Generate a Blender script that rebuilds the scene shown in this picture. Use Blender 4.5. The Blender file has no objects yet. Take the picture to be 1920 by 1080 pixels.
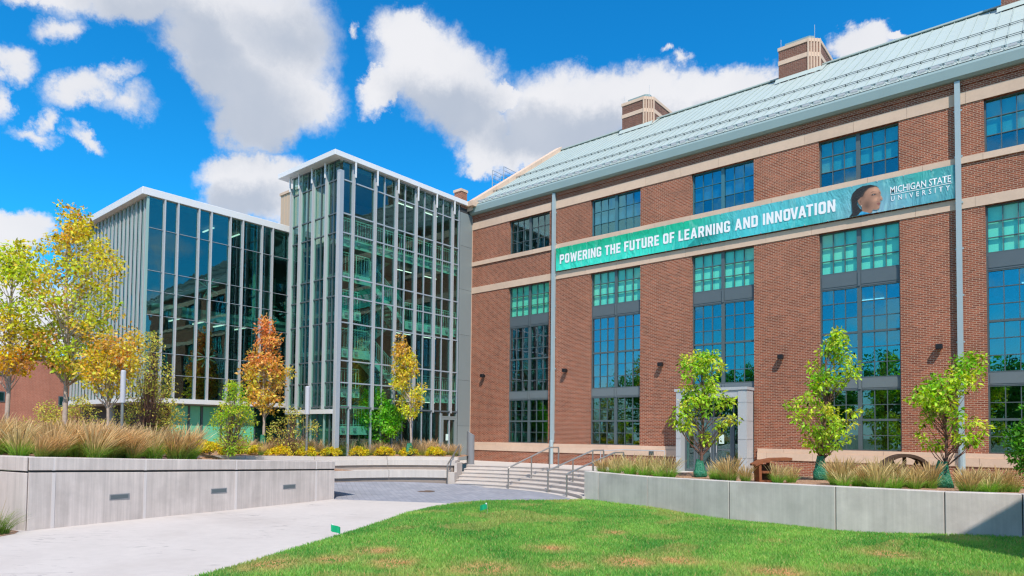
import bpy, bmesh, math, random
import numpy as np
from math import sin, cos, pi, radians as RAD
from mathutils import Vector, Matrix

SC = bpy.context.scene
COL = SC.collection
# ------------------------------------------------------------------ camera
cam_d = bpy.data.cameras.new('camera'); cam = bpy.data.objects.new('camera', cam_d); COL.objects.link(cam)
F = 1235.2
cam_d.sensor_fit = 'HORIZONTAL'; cam_d.sensor_width = 36.0; cam_d.lens = 36.0 * F / 1920.0
cam_d.shift_x = 0.0; cam_d.shift_y = (768.0 - 540.0) / 1920.0
cam_d.clip_start = 0.1; cam_d.clip_end = 3000
CAM = Vector((27.17, -28.70, 2.55))
def cam_matrix(yaw, pit, roll):
    cy, sy, cp, sp, cr, sr = cos(yaw), sin(yaw), cos(pit), sin(pit), cos(roll), sin(roll)
    R0 = Matrix(((cy, sy, 0), (0, 0, -1), (-sy, cy, 0)))
    P = Matrix(((1, 0, 0), (0, cp, sp), (0, -sp, cp)))
    Q = Matrix(((cr, -sr, 0), (sr, cr, 0), (0, 0, 1)))
    Rm = Q @ P @ R0                       # rows: right, down, forward
    M = Matrix((Rm[0], -Rm[1], -Rm[2])).transposed().to_4x4()
    M.translation = CAM
    return M
cam.matrix_world = cam_matrix(RAD(39.82), RAD(1.988), RAD(0.602))
SC.camera = cam
# ------------------------------------------------------------------ sun, sky, exposure
SUN_TO = Vector((.68, -.60, 1.20)).normalized()
SUN_EL = math.asin(SUN_TO.z); SUN_AZ = math.atan2(SUN_TO.x, SUN_TO.y)
sun_d = bpy.data.lights.new('sun', 'SUN'); sun_d.energy = 4.3; sun_d.angle = RAD(0.53); sun_d.color = (1.0, .91, .79)
sun = bpy.data.objects.new('sun', sun_d); COL.objects.link(sun)
sun.rotation_euler = SUN_TO.to_track_quat('Z', 'Y').to_euler(); sun.location = (40, -40, 60)
SC.view_settings.view_transform = 'Standard'; SC.view_settings.look = 'None'
SC.view_settings.exposure = 0.22; SC.view_settings.gamma = 1.0; SC.view_settings.use_curve_mapping = False
SC.render.engine = 'CYCLES'
SC.cycles.use_denoising = True
SC.cycles.max_bounces = 8; SC.cycles.transparent_max_bounces = 14
SC.cycles.caustics_reflective = False; SC.cycles.caustics_refractive = False
SC.cycles.sample_clamp_indirect = 6.0
SC.cycles.pixel_filter_type = 'BLACKMAN_HARRIS'; SC.cycles.filter_width = 1.3

class NT:
    """tiny helper for wiring nodes"""
    def __init__(s, tree): s.t = tree; s.n = tree.nodes; s.l = tree.links
    def new(s, typ, **kw):
        nd = s.n.new(typ)
        ins = kw.pop('ins', {})
        for k, v in kw.items(): setattr(nd, k, v)
        for k, v in ins.items():
            if hasattr(v, 'is_linked') or isinstance(v, bpy.types.NodeSocket): s.l.new(v, nd.inputs[k])
            else: nd.inputs[k].default_value = v
        return nd
    def math(s, op, a, b=0.0, c=0.0, clamp=False):
        nd = s.n.new('ShaderNodeMath'); nd.operation = op; nd.use_clamp = clamp
        for i, v in enumerate((a, b, c)):
            if isinstance(v, bpy.types.NodeSocket): s.l.new(v, nd.inputs[i])
            else: nd.inputs[i].default_value = v
        return nd.outputs[0]
    def mix(s, fac, a, b, blend='MIX'):
        nd = s.n.new('ShaderNodeMix'); nd.data_type = 'RGBA'; nd.blend_type = blend
        for i, v in ((0, fac), (6, a), (7, b)):
            if isinstance(v, bpy.types.NodeSocket): s.l.new(v, nd.inputs[i])
            else: nd.inputs[i].default_value = v if i == 0 else (*v[:3], 1)
        return nd.outputs[2]
    def ramp(s, fac, stops, interp='LINEAR'):
        nd = s.n.new('ShaderNodeValToRGB'); e = nd.color_ramp.elements; nd.color_ramp.interpolation = interp
        while len(e) < len(stops): e.new(.5)
        for el, (p, c) in zip(e, stops):
            el.position = p; el.color = (c, c, c, 1) if isinstance(c, (int, float)) else (*c[:3], 1)
        s.l.new(fac, nd.inputs[0]); return nd.outputs[0]
    def smooth(s, v, a, b):
        nd = s.n.new('ShaderNodeMapRange'); nd.interpolation_type = 'SMOOTHSTEP'
        s.l.new(v, nd.inputs[0]); nd.inputs[1].default_value = a; nd.inputs[2].default_value = b
        return nd.outputs[0]
    def noise(s, vec, scale, detail=4, rough=.55, dist=0.0, col=False):
        nd = s.n.new('ShaderNodeTexNoise'); nd.inputs['Scale'].default_value = scale; nd.inputs['Detail'].default_value = detail
        nd.inputs['Roughness'].default_value = rough; nd.inputs['Distortion'].default_value = dist
        if vec is not None: s.l.new(vec, nd.inputs['Vector'])
        return nd.outputs[1 if col else 0]
    def mapping(s, vec, loc=(0, 0, 0), rot=(0, 0, 0), scale=(1, 1, 1), typ='POINT'):
        nd = s.n.new('ShaderNodeMapping'); nd.vector_type = typ
        nd.inputs[1].default_value = loc; nd.inputs[2].default_value = rot; nd.inputs[3].default_value = scale
        s.l.new(vec, nd.inputs[0]); return nd.outputs[0]

W = bpy.data.worlds.new('World'); SC.world = W; W.use_nodes = True
def build_world():
    t = NT(W.node_tree); t.n.clear()
    sky = t.new('ShaderNodeTexSky', sky_type='NISHITA', sun_disc=False, sun_elevation=SUN_EL, sun_rotation=SUN_AZ,
                air_density=1.0, dust_density=0.3, ozone_density=3.0, altitude=200)
    hs = t.new('ShaderNodeHueSaturation', ins={'Saturation': 1.32, 'Value': 1.0, 'Hue': .487, 'Color': sky.outputs[0]})
    tc = t.new('ShaderNodeTexCoord'); d = tc.outputs['Generated']
    sep = t.new('ShaderNodeSeparateXYZ', ins={0: d})
    az = t.math('MULTIPLY', t.math('ARCTAN2', sep.outputs[0], sep.outputs[1]), 180 / pi / 10)
    el = t.math('MULTIPLY', t.math('ARCSINE', sep.outputs[2]), 180 / pi / 10)
    ae = t.new('ShaderNodeCombineXYZ', ins={0: az, 1: el, 2: 0.0}).outputs[0]
    n1 = t.noise(d, 5.0, 8, .52, .1, col=True)
    off = t.new('ShaderNodeVectorMath', operation='SUBTRACT', ins={0: n1, 1: (.5, .5, .5)}).outputs[0]
    n2 = t.noise(d, 24, 10, .68, .0, col=True)
    off2 = t.new('ShaderNodeVectorMath', operation='SUBTRACT', ins={0: n2, 1: (.5, .5, .5)}).outputs[0]
    aw = t.new('ShaderNodeVectorMath', operation='MULTIPLY_ADD', ins={0: off, 1: (.52, .44, 0), 2: ae}).outputs[0]
    aw = t.new('ShaderNodeVectorMath', operation='MULTIPLY_ADD', ins={0: off2, 1: (.40, .34, 0), 2: aw}).outputs[0]
    def field(blobs, vec):
        acc = None
        for (a, e, ra, re, ro, w) in blobs:
            v = t.mapping(vec, (a, e, 0), (0, 0, RAD(ro)), (ra, re, 1), 'TEXTURE')
            ln = t.new('ShaderNodeVectorMath', operation='LENGTH', ins={0: v}).outputs['Value']
            f = t.math('MULTIPLY', t.math('SUBTRACT', 1.0, ln), w)
            acc = f if acc is None else t.math('MAXIMUM', acc, f)
        return acc
    CL = CLOUDS
    f = field(CL, aw)
    # cloud cover that carries on outside the view
    far = t.math('SUBTRACT', t.noise(t.mapping(d, scale=(1, 1, 1.7)), 2.6, 9, .56), .495)
    far = t.math('MULTIPLY', far, 4.0)
    view = field([(-3.8, 2.3, 4.9, 3.1, 0, 1.0)], ae)
    outside = t.smooth(view, .12, -.25)
    low = t.smooth(el, .1, 1.2)
    far = t.math('ADD', t.math('MULTIPLY', t.math('MULTIPLY', far, outside), low), t.math('MULTIPLY', t.math('SUBTRACT', 1.0, outside), -1.0))
    f = t.math('MAXIMUM', f, far)
    mask = t.smooth(f, -.04, .36)
    mask = t.math('MULTIPLY', mask, t.math('MULTIPLY_ADD', t.smooth(f, .0, .5), .18, .80))
    # grey bellies of the clouds
    g = t.smooth(field(BELLIES, aw), -.3, .55)
    gfar = t.math('MULTIPLY', t.smooth(far, .3, 1.3), .55)
    g = t.math('MAXIMUM', g, gfar)
    billow = t.smooth(t.noise(d, 10, 6, .5, .2), .34, .66)
    bill2 = t.smooth(t.noise(d, 4.5, 5, .5, .3), .38, .64)
    shade = t.math('MULTIPLY_ADD', billow, -.13, t.math('MULTIPLY_ADD', bill2, -.06, t.math('MULTIPLY_ADD', g, .85, .16)), clamp=True)
    ccol = t.mix(shade, (7.6, 7.6, 7.85), (4.3, 4.8, 5.7))
    sky_c = t.mix(1.0, hs.outputs[0], (SKYMUL[0], SKYMUL[1], SKYMUL[2]), 'MULTIPLY')
    haze = t.math('MULTIPLY', t.smooth(el, .75, .0), .8)
    sky_c = t.mix(haze, sky_c, (5.9, 6.5, 7.3))
    cc = t.mix(mask, sky_c, ccol)
    bg = t.new('ShaderNodeBackground', ins={0: cc, 1: 0.1})
    out = t.new('ShaderNodeOutputWorld', ins={0: bg.outputs[0]})
SKYMUL = (.30, 1.50, 1.92)
# azimuth (tens of degrees, east of the facade normal), elevation, radii, tilt, weight of each puff
CLOUDS = [
    (-6.176, 2.974, 0.745, 0.437, 10.3, 1), (-6.063, 2.608, 0.605, 0.379, 9.1, 1), (-6.179, 2.351, 0.39, 0.26, 8.9, 1), (-6.877, 3.036, 0.973, 0.235, 14.1, 1),
    (-7.458, 2.905, 0.468, 0.127, 16.9, 1), (-5.853, 2.622, 0.321, 0.274, 8.2, 1), (-6.409, 2.69, 0.48, 0.313, -19.2, 1), (-4.862, 3.109, 0.417, 0.227, -15.6, 1),
    (-4.624, 2.837, 0.654, 0.407, -31.8, 1), (-5.093, 2.766, 0.342, 0.166, 20.1, 1), (-4.363, 2.66, 0.446, 0.363, 2.0, 1), (-4.266, 2.449, 0.423, 0.237, 1.6, 1),
    (-3.399, 2.623, 0.7, 0.326, -1.8, 1), (-2.666, 2.638, 0.988, 0.281, -4.8, 1), (-2.057, 2.646, 0.467, 0.236, -7.4, 1), (-3.584, 2.453, 0.609, 0.296, -1.0, 1),
    (-4.01, 2.668, 0.283, 0.115, 0.6, 1), (-4.146, 2.272, 0.376, 0.182, 1.1, 1), (-3.817, 2.275, 0.564, 0.182, -0.1, 1), (-6.249, 1.958, 0.404, 0.225, 8.1, 1),
    (-6.266, 1.819, 0.362, 0.236, 7.7, 1), (-6.001, 1.833, 0.354, 0.3, 6.8, 1), (-7.797, 2.429, 0.199, 0.131, -3.0, 0.6), (-7.373, 2.32, 0.302, 0.134, 14.3, 0.6),
    (-7.159, 2.441, 0.246, 0.074, 23.7, 0.33), (-7.589, 2.106, 0.083, 0.114, -5.7, 0.4), (-7.632, 2.001, 0.157, 0.067, -1.0, 0.4), (-7.347, 2.017, 0.167, 0.07, -25.2, 0.5),
    (-7.833, 2.195, 0.078, 0.16, 16.0, 0.45), (-7.669, 0.746, 0.57, 0.294, 6.2, 1), (-7.716, 1.302, 0.271, 0.16, 10.2, 1), (-7.795, 1.02, 0.234, 0.286, 8.5, 1),
    (-1.222, 2.829, 0.285, 0.152, -11.8, 1), (-0.961, 2.791, 0.131, 0.046, -13.0, 1), (-2.467, 2.921, 0.106, 0.064, -6.1, 0.4), (-2.613, 2.979, 0.072, 0.032, -5.5, 0.35),
    (-5.365, 3.157, 0.054, 0.054, 6.7, 0.35), (-4.215, 2.168, 0.258, 0.123, 1.3, 0.8), (-7.482, 2.665, 0.198, 0.094, 16.2, 0.45), (-7.102, 2.299, 0.248, 0.121, 12.9, 0.4),
]
BELLIES = [
    (-6.363, 2.485, 0.601, 0.432, 10.1, 1), (-6.199, 2.348, 0.409, 0.26, 9.0, 1), (-6.721, 2.829, 0.65, 0.264, -7.3, 1), (-5.927, 3.017, 0.554, 0.204, 9.2, 0.5),
    (-4.455, 2.521, 0.515, 0.254, 2.3, 1), (-4.713, 2.624, 0.418, 0.191, -16.6, 0.8), (-3.724, 2.395, 0.611, 0.219, -0.4, 1), (-3.119, 2.437, 0.876, 0.196, -2.8, 1),
    (-2.314, 2.472, 0.652, 0.151, -6.0, 0.8), (-6.304, 1.735, 0.32, 0.158, 7.6, 0.8), (-6.032, 2.24, 0.25, 0.114, 8.1, 1),
]
build_world()
# ------------------------------------------------------------------ materials
MATS = {}
def mat(name):
    m = bpy.data.materials.new(name); m.use_nodes = True; MATS[name] = m
    t = NT(m.node_tree); t.n.clear(); t.out = t.new('ShaderNodeOutputMaterial'); return m, t
def finish(t, col, rough=.7, spec=.3, bump=None, bd=.02, bs=1.0, metal=0.0, coat=0.0):
    p = t.new('ShaderNodeBsdfPrincipled')
    for k, v in (('Base Color', col), ('Roughness', rough), ('Metallic', metal), ('Specular IOR Level', spec)):
        if isinstance(v, bpy.types.NodeSocket): t.l.new(v, p.inputs[k])
        else: p.inputs[k].default_value = (*v[:3], 1) if k == 'Base Color' else v
    if bump is not None:
        b = t.new('ShaderNodeBump', ins={'Height': bump, 'Distance': bd, 'Strength': bs}); t.l.new(b.outputs[0], p.inputs['Normal'])
    t.l.new(p.outputs[0], t.out.inputs[0]); return p
def pos(t): return t.new('ShaderNodeNewGeometry').outputs['Position']
def objrand(t): return t.new('ShaderNodeObjectInfo').outputs['Random']

def m_plain(name, col, rough=.6, var=.12, scale=3.0, metal=0.0, spec=.4, streak=False, per_object=0.0):
    m, t = mat(name); p = pos(t)
    n = t.noise(t.mapping(p, scale=(1, 1, .12)) if streak else p, scale, 5, .6)
    n2 = t.noise(p, scale * 9, 3, .6)
    k = t.math('MULTIPLY_ADD', n, var * 2, 1 - var); k = t.math('MULTIPLY', k, t.math('MULTIPLY_ADD', n2, var, 1 - var / 2))
    if per_object: k = t.math('MULTIPLY', k, t.math('MULTIPLY_ADD', objrand(t), per_object, 1 - per_object / 2))
    c = t.mix(1.0, col, t.new('ShaderNodeCombineColor', ins={0: k, 1: k, 2: k}).outputs[0], 'MULTIPLY')
    finish(t, c, rough, spec, metal=metal, bump=n2, bd=.003, bs=.4); return m

def m_brick(name, c1, c2, mortar, w=.2032, h=.0677, ms=.0095, rel=1.0):
    m, t = mat(name); p = pos(t)
    s = t.new('ShaderNodeSeparateXYZ', ins={0: p})
    v = t.new('ShaderNodeCombineXYZ', ins={0: t.math('ADD', s.outputs[0], s.outputs[1]), 1: s.outputs[2], 2: 0.0}).outputs[0]
    jn = t.new('ShaderNodeVectorMath', operation='SUBTRACT', ins={0: t.noise(p, 2.7, 3, .6, col=True), 1: (.5, .5, .5)}).outputs[0]
    v = t.new('ShaderNodeVectorMath', operation='MULTIPLY_ADD', ins={0: jn, 1: (.09, .035, 0), 2: v}).outputs[0]
    b = t.new('ShaderNodeTexBrick', ins={'Vector': v, 'Color1': (*c1, 1), 'Color2': (*c2, 1), 'Mortar': (*mortar, 1), 'Scale': 1.0,
              'Mortar Size': ms, 'Mortar Smooth': .15, 'Bias': -.1, 'Brick Width': w, 'Row Height': h})
    n = t.noise(p, 1.1, 5, .6); n3 = t.noise(t.mapping(p, scale=(1, 1, .25)), .35, 4, .5)
    ng = t.noise(p, 35, 3, .6)
    k = t.math('MULTIPLY', t.math('MULTIPLY_ADD', n, .5, .75), t.math('MULTIPLY_ADD', n3, .55, .72))
    k = t.math('MULTIPLY', k, t.math('MULTIPLY_ADD', ng, .3, .85))
    c = t.mix(1.0, b.outputs[0], t.new('ShaderNodeCombineColor', ins={0: k, 1: k, 2: k}).outputs[0], 'MULTIPLY')
    st = t.smooth(t.noise(t.mapping(p, scale=(2.2, 2.2, .10)), 1.0, 4, .6), .55, .8)
    c = t.mix(t.math('MULTIPLY', st, .22), c, (.10, .05, .04))
    # a little lime bloom here and there
    bl = t.smooth(t.noise(t.mapping(p, scale=(1, 1, .4)), .9, 6, .65), .63, .8)
    c = t.mix(t.math('MULTIPLY', bl, .28), c, (.5, .4, .34))
    finish(t, c, .88, .2, bump=t.math('SUBTRACT', t.math('MULTIPLY', ng, .25), t.math('MULTIPLY', b.outputs[1], 1.0)), bd=.008, bs=.8 * rel); return m

def m_concrete(name, col, streak=.5, var=.25, rough=.85, stain=None):
    m, t = mat(name); p = pos(t)
    n = t.noise(p, 1.3, 6, .62); nf = t.noise(p, 60, 3, .6)
    st = t.noise(t.mapping(p, scale=(3.2, 3.2, .16)), 2.2, 4, .6)
    st2 = t.noise(t.mapping(p, scale=(9, 9, .22)), 2.0, 3, .6)
    k = t.math('MULTIPLY', t.math('MULTIPLY_ADD', n, var * 2, 1 - var), t.math('MULTIPLY_ADD', st, streak, 1 - streak / 2))
    k = t.math('MULTIPLY', k, t.math('MULTIPLY_ADD', st2, streak * .6, 1 - streak * .3))
    k = t.math('MULTIPLY', k, t.math('MULTIPLY_ADD', nf, .16, .92))
    k = t.math('MULTIPLY', k, t.math('MULTIPLY_ADD', objrand(t), .10, .95))
    c = t.mix(1.0, col, t.new('ShaderNodeCombineColor', ins={0: k, 1: k, 2: k}).outputs[0], 'MULTIPLY')
    if stain: c = t.mix(t.math('MULTIPLY', t.smooth(t.noise(p, .7, 5, .6), .5, .75), .5), c, stain)
    finish(t, c, rough, .25, bump=t.math('ADD', nf, t.math('MULTIPLY', n, 1.2)), bd=.004, bs=.5); return m

def m_glass(name, tint, ior=1.9, refl=(1, 1, 1), boost=0.0, wob=.0, rough=0.0):
    m, t = mat(name)
    lw = t.new('ShaderNodeLayerWeight', ins={'Blend': .5}).outputs['Facing']
    g = t.new('ShaderNodeBsdfGlossy', ins={'Color': (*refl, 1), 'Roughness': rough})
    if wob:
        p = pos(t); nn = t.noise(t.mapping(p, scale=(1, 1, .45)), 1.6, 2, .5)
        b = t.new('ShaderNodeBump', ins={'Height': nn, 'Distance': wob, 'Strength': 1.0}); t.l.new(b.outputs[0], g.inputs['Normal'])
    tr = t.new('ShaderNodeBsdfTransparent', ins={'Color': (*tint, 1)})
    f = t.math('MULTIPLY_ADD', t.math('POWER', lw, 5.0), 1 - boost, boost, clamp=True)
    mx = t.new('ShaderNodeMixShader', ins={0: f, 1: tr.outputs[0], 2: g.outputs[0]})
    t.l.new(mx.outputs[0], t.out.inputs[0]); return m

def m_leaf(name, trans=.35, rough=.55, sat=1.0):
    m, t = mat(name)
    a = t.new('ShaderNodeAttribute', attribute_name='tint').outputs['Color']
    p = t.new('ShaderNodeBsdfPrincipled', ins={'Base Color': a, 'Roughness': rough, 'Specular IOR Level': .25})
    hs = t.new('ShaderNodeHueSaturation', ins={'Saturation': 1.15, 'Value': 1.6, 'Color': a})
    tr = t.new('ShaderNodeBsdfTranslucent', ins={'Color': hs.outputs[0]})
    mx = t.new('ShaderNodeMixShader', ins={0: trans, 1: p.outputs[0], 2: tr.outputs[0]})
    t.l.new(mx.outputs[0], t.out.inputs[0]); return m

m_brick('brick', (.345, .100, .052), (.175, .052, .031), (.50, .335, .245))
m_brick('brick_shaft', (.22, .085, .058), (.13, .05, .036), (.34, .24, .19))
m_brick('brick_far', (.44, .14, .09), (.36, .11, .07), (.50, .27, .19))
m_plain('limestone', (.66, .48, .365), .85, .16, 1.2, spec=.2, per_object=.10)
m_plain('roof_metal', (.41, .475, .45), .58, .07, .8, spec=.5, streak=False, per_object=.05)
m_plain('gutter_metal', (.25, .34, .34), .45, .06, 1.5, spec=.5)
m_plain('guard_metal', (.075, .095, .10), .5, .1, 4)
m_plain('pipe_metal', (.36, .45, .48), .4, .08, 2, spec=.5)
m_plain('frame_dark', (.085, .115, .125), .4, .08, 3, spec=.5)
m_plain('frame_teal', (.05, .17, .22), .4, .08, 3, spec=.5)
m_plain('frame_grey', (.10, .125, .14), .4, .08, 3, spec=.5)
m_plain('panel_grey', (.22, .26, .265), .38, .06, 1.0, spec=.5, per_object=.08)
m_plain('spandrel_grey', (.15, .18, .195), .4, .06, 2.0, spec=.5)
m_plain('panel_light', (.44, .46, .48), .38, .06, 1.0, spec=.5, per_object=.06)
m_plain('fascia_white', (.72, .72, .74), .45, .05, 2, spec=.4)
m_plain('alu_white', (.46, .47, .49), .35, .05, 2, spec=.5)
m_plain('alu_grey', (.33, .37, .42), .35, .06, 2, spec=.5)
m_plain('alu_mint', (.30, .44, .40), .35, .06, 2, spec=.5)
m_plain('plate_mint', (.42, .68, .57), .55, .05, 2, spec=.4)
m_plain('wood_panel', (.20, .105, .06), .55, .25, 1.2, spec=.3, streak=True)
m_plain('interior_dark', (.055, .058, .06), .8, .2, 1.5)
m_plain('interior_mid', (.22, .20, .18), .8, .2, 1.0)
m_plain('curtain_dark', (.075, .072, .085), .9, .3, 2.5, streak=True)
m_plain('blind', (.55, .92, .80), .8, .05, 1.5, per_object=.05)
m_plain('blind_dim', (.22, .52, .62), .8, .06, 1.5, per_object=.1)
m_plain('steel_brushed', (.36, .34, .32), .38, .15, 6, metal=.75, spec=.5)
m_plain('bollard_grey', (.22, .225, .24), .45, .06, 3, spec=.4)
m_plain('lamp_black', (.012, .012, .014), .5, .1, 5)
m_plain('column_white', (.50, .50, .55), .45, .05, 3)
m_plain('corten', (.24, .085, .04), .85, .5, 9, spec=.2)
m_plain('iron_dark', (.075, .045, .032), .8, .4, 9, spec=.2)
m_plain('beige_panel', (.56, .43, .32), .7, .06, 1, streak=True)
m_plain('bark', (.20, .145, .115), .9, .4, 14, spec=.15)
m_plain('bark_pale', (.42, .34, .29), .9, .35, 14, spec=.15)
m_plain('bark_red', (.17, .095, .075), .9, .35, 14, spec=.15)
m_plain('white_print', (.86, .86, .89), .6, .02, 3)
m_plain('print_hair', (.030, .026, .026), .7, .5, 9)
m_plain('print_skin', (.40, .21, .14), .7, .22, 3.5)
m_plain('print_skin_dark', (.22, .10, .06), .7, .2, 4)
m_plain('print_light', (.56, .33, .23), .7, .2, 4)
m_plain('print_lips', (.24, .085, .07), .7, .1, 4)
m_plain('print_shirt', (.02, .20, .42), .7, .4, 6)
m_plain('paper', (.62, .78, .72), .7, .05, 4)
m_plain('manhole_iron', (.13, .085, .065), .7, .25, 8)
m_plain('light_lens', (.10, .12, .135), .25, .08, 8, spec=.6)
m_plain('seam_dark', (.05, .052, .055), .9, .1, 5)
m_plain('flag_green', (.01, .36, .17), .5, .12, 9, spec=.3)
m_concrete('concrete_wall', (.53, .485, .46), .36, .32, stain=(.34, .31, .29))
m_concrete('concrete_left', (.52, .455, .425), .62, .22, stain=(.33, .285, .265))
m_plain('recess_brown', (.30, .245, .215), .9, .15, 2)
m_concrete('concrete_step', (.54, .485, .45), .16, .12, stain=(.52, .42, .36))
m_concrete('concrete_seat', (.53, .485, .455), .3, .14)
m_concrete('concrete_rib', (.62, .56, .54), .2, .1)
m_concrete('terrace_concrete', (.55, .505, .475), .0, .14)
m_glass('glass_tower', (.69, .88, .83), 0, (.78, .97, 1.0), .08, .0015)
m_glass('glass_wing', (.55, .76, .71), 0, (.66, .98, .94), .13, .002)
m_glass('glass_hall', (.62, .88, .84), 0, (.72, .98, 1.0), .15, .003)
m_glass('glass_hall_clear', (.74, .97, .91), 0, (.80, .98, 1.0), .06, .003)
m_glass('glass_hall_blue', (.42, .74, .84), 0, (.46, .96, .96), .20, .004)
m_glass('glass_hall_grey', (.55, .68, .70), 0, (.86, .95, 1.0), .26, .006)
m_glass('glass_strip', (.60, .80, .76), 0, (.8, 1, 1), .12, .001)
m_leaf('leaf', .45); m_leaf('blade', .4, .6)
def m_greenpanel():
    m, t = mat('glass_green_panel'); p = pos(t)
    c = t.mix(t.smooth(t.noise(t.mapping(p, scale=(1, 1, .3)), 1.5, 3), .3, .7), (.14, .56, .35), (.20, .66, .44))
    finish(t, c, .12, .6); m_ = m
m_greenpanel()
def m_bag():
    m, t = mat('tree_bag'); p = pos(t)
    n = t.noise(p, 9, 4, .6); n2 = t.noise(p, 26, 3, .6)
    c = t.mix(n, (.008, .10, .055), (.02, .25, .14))
    finish(t, c, .32, .5, bump=t.math('ADD', n, t.math('MULTIPLY', n2, .5)), bd=.06, bs=1)
m_bag()
def m_lamp_strip():
    m, t = mat('light_strip')
    e = t.new('ShaderNodeEmission', ins={0: (1, .97, .85, 1), 1: 1.6}); t.l.new(e.outputs[0], t.out.inputs[0])
m_lamp_strip()
def m_path():
    m, t = mat('path_concrete'); p = pos(t)
    n = t.noise(p, .5, 6, .6); nf = t.noise(p, 45, 3, .6); nm = t.noise(p, 4, 5, .65)
    k = t.math('MULTIPLY', t.math('MULTIPLY_ADD', n, .22, .89), t.math('MULTIPLY', t.math('MULTIPLY_ADD', nf, .14, .93), t.math('MULTIPLY_ADD', nm, .14, .93)))
    c = t.mix(1.0, (.54, .49, .46), t.new('ShaderNodeCombineColor', ins={0: k, 1: k, 2: k}).outputs[0], 'MULTIPLY')
    # scuffs and tyre tracks
    v = t.mapping(p, rot=(0, 0, RAD(-38)))
    wv = t.noise(t.mapping(v, scale=(.42, 2.2, 1)), 1.9, 7, .66, 2.2)
    sc = t.math('MULTIPLY', t.smooth(wv, .56, .66), t.smooth(t.noise(p, .45, 3, .5), .46, .60))
    c = t.mix(t.math('MULTIPLY', sc, .7), c, (.20, .18, .175))
    sp = t.math('MULTIPLY', t.smooth(t.noise(p, 7, 4, .6), .68, .78), .3)
    c = t.mix(sp, c, (.34, .31, .29))
    s = t.new('ShaderNodeSeparateXYZ', ins={0: v})
    bl_ = t.smooth(t.noise(p, .33, 5, .6), .48, .70)
    c = t.mix(t.math('MULTIPLY', bl_, .28), c, (.40, .345, .315))
    finish(t, c, .85, .25, bump=nf, bd=.003, bs=.4)
m_path()
def m_plaza():
    m, t = mat('plaza_paver'); p = pos(t)
    b = t.new('ShaderNodeTexBrick', ins={'Vector': t.mapping(p, rot=(0, 0, RAD(33))), 'Color1': (.31, .315, .36, 1), 'Color2': (.255, .265, .31, 1), 'Mortar': (.22, .225, .25, 1), 'Scale': 1.0,
              'Mortar Size': .008, 'Brick Width': .6, 'Row Height': .2, 'Bias': -.1})
    n = t.noise(p, .8, 5, .6); k = t.math('MULTIPLY_ADD', n, .5, .75)
    c = t.mix(1.0, b.outputs[0], t.new('ShaderNodeCombineColor', ins={0: k, 1: k, 2: k}).outputs[0], 'MULTIPLY')
    finish(t, c, .8, .3, bump=t.math('MULTIPLY', b.outputs[1], -1), bd=.005, bs=.6)
m_plaza()
def m_mulch():
    m, t = mat('mulch'); p = pos(t)
    v = t.new('ShaderNodeTexVoronoi', ins={'Vector': p, 'Scale': 22.0, 'Randomness': 1.0})
    n = t.noise(p, 2.2, 5, .6)
    c = t.mix(t.new('ShaderNodeSeparateColor', ins={0: v.outputs['Color']}).outputs[0], (.22, .115, .075), (.60, .39, .26))
    c = t.mix(t.math('MULTIPLY', n, .5), c, (.30, .19, .14))
    finish(t, c, .95, .1, bump=v.outputs['Distance'], bd=.03, bs=1)
m_mulch()
def m_lawn():
    m, t = mat('lawn_soil'); p = pos(t)
    n = t.noise(p, .7, 5, .6); n2 = t.noise(p, 14, 5, .7)
    c = t.mix(t.smooth(n, .35, .68), (.085, .22, .03), (.17, .30, .05))
    c = t.mix(t.math('MULTIPLY', n2, .6), c, (.05, .13, .02))
    c = t.mix(t.smooth(t.noise(p, .42, 4, .55), .61, .70), c, (.36, .26, .11))
    finish(t, c, .95, .1, bump=n2, bd=.03, bs=1)
m_lawn()
def m_print():
    m, t = mat('photo_print')
    finish(t, t.new('ShaderNodeAttribute', attribute_name='tint').outputs['Color'], .45, .4)
m_print()
def m_ground():
    m, t = mat('far_ground'); p = pos(t)
    n = t.noise(p, .08, 5, .6)
    finish(t, t.mix(n, (.10, .16, .05), (.30, .29, .27)), .95, .1)
m_ground()
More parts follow.
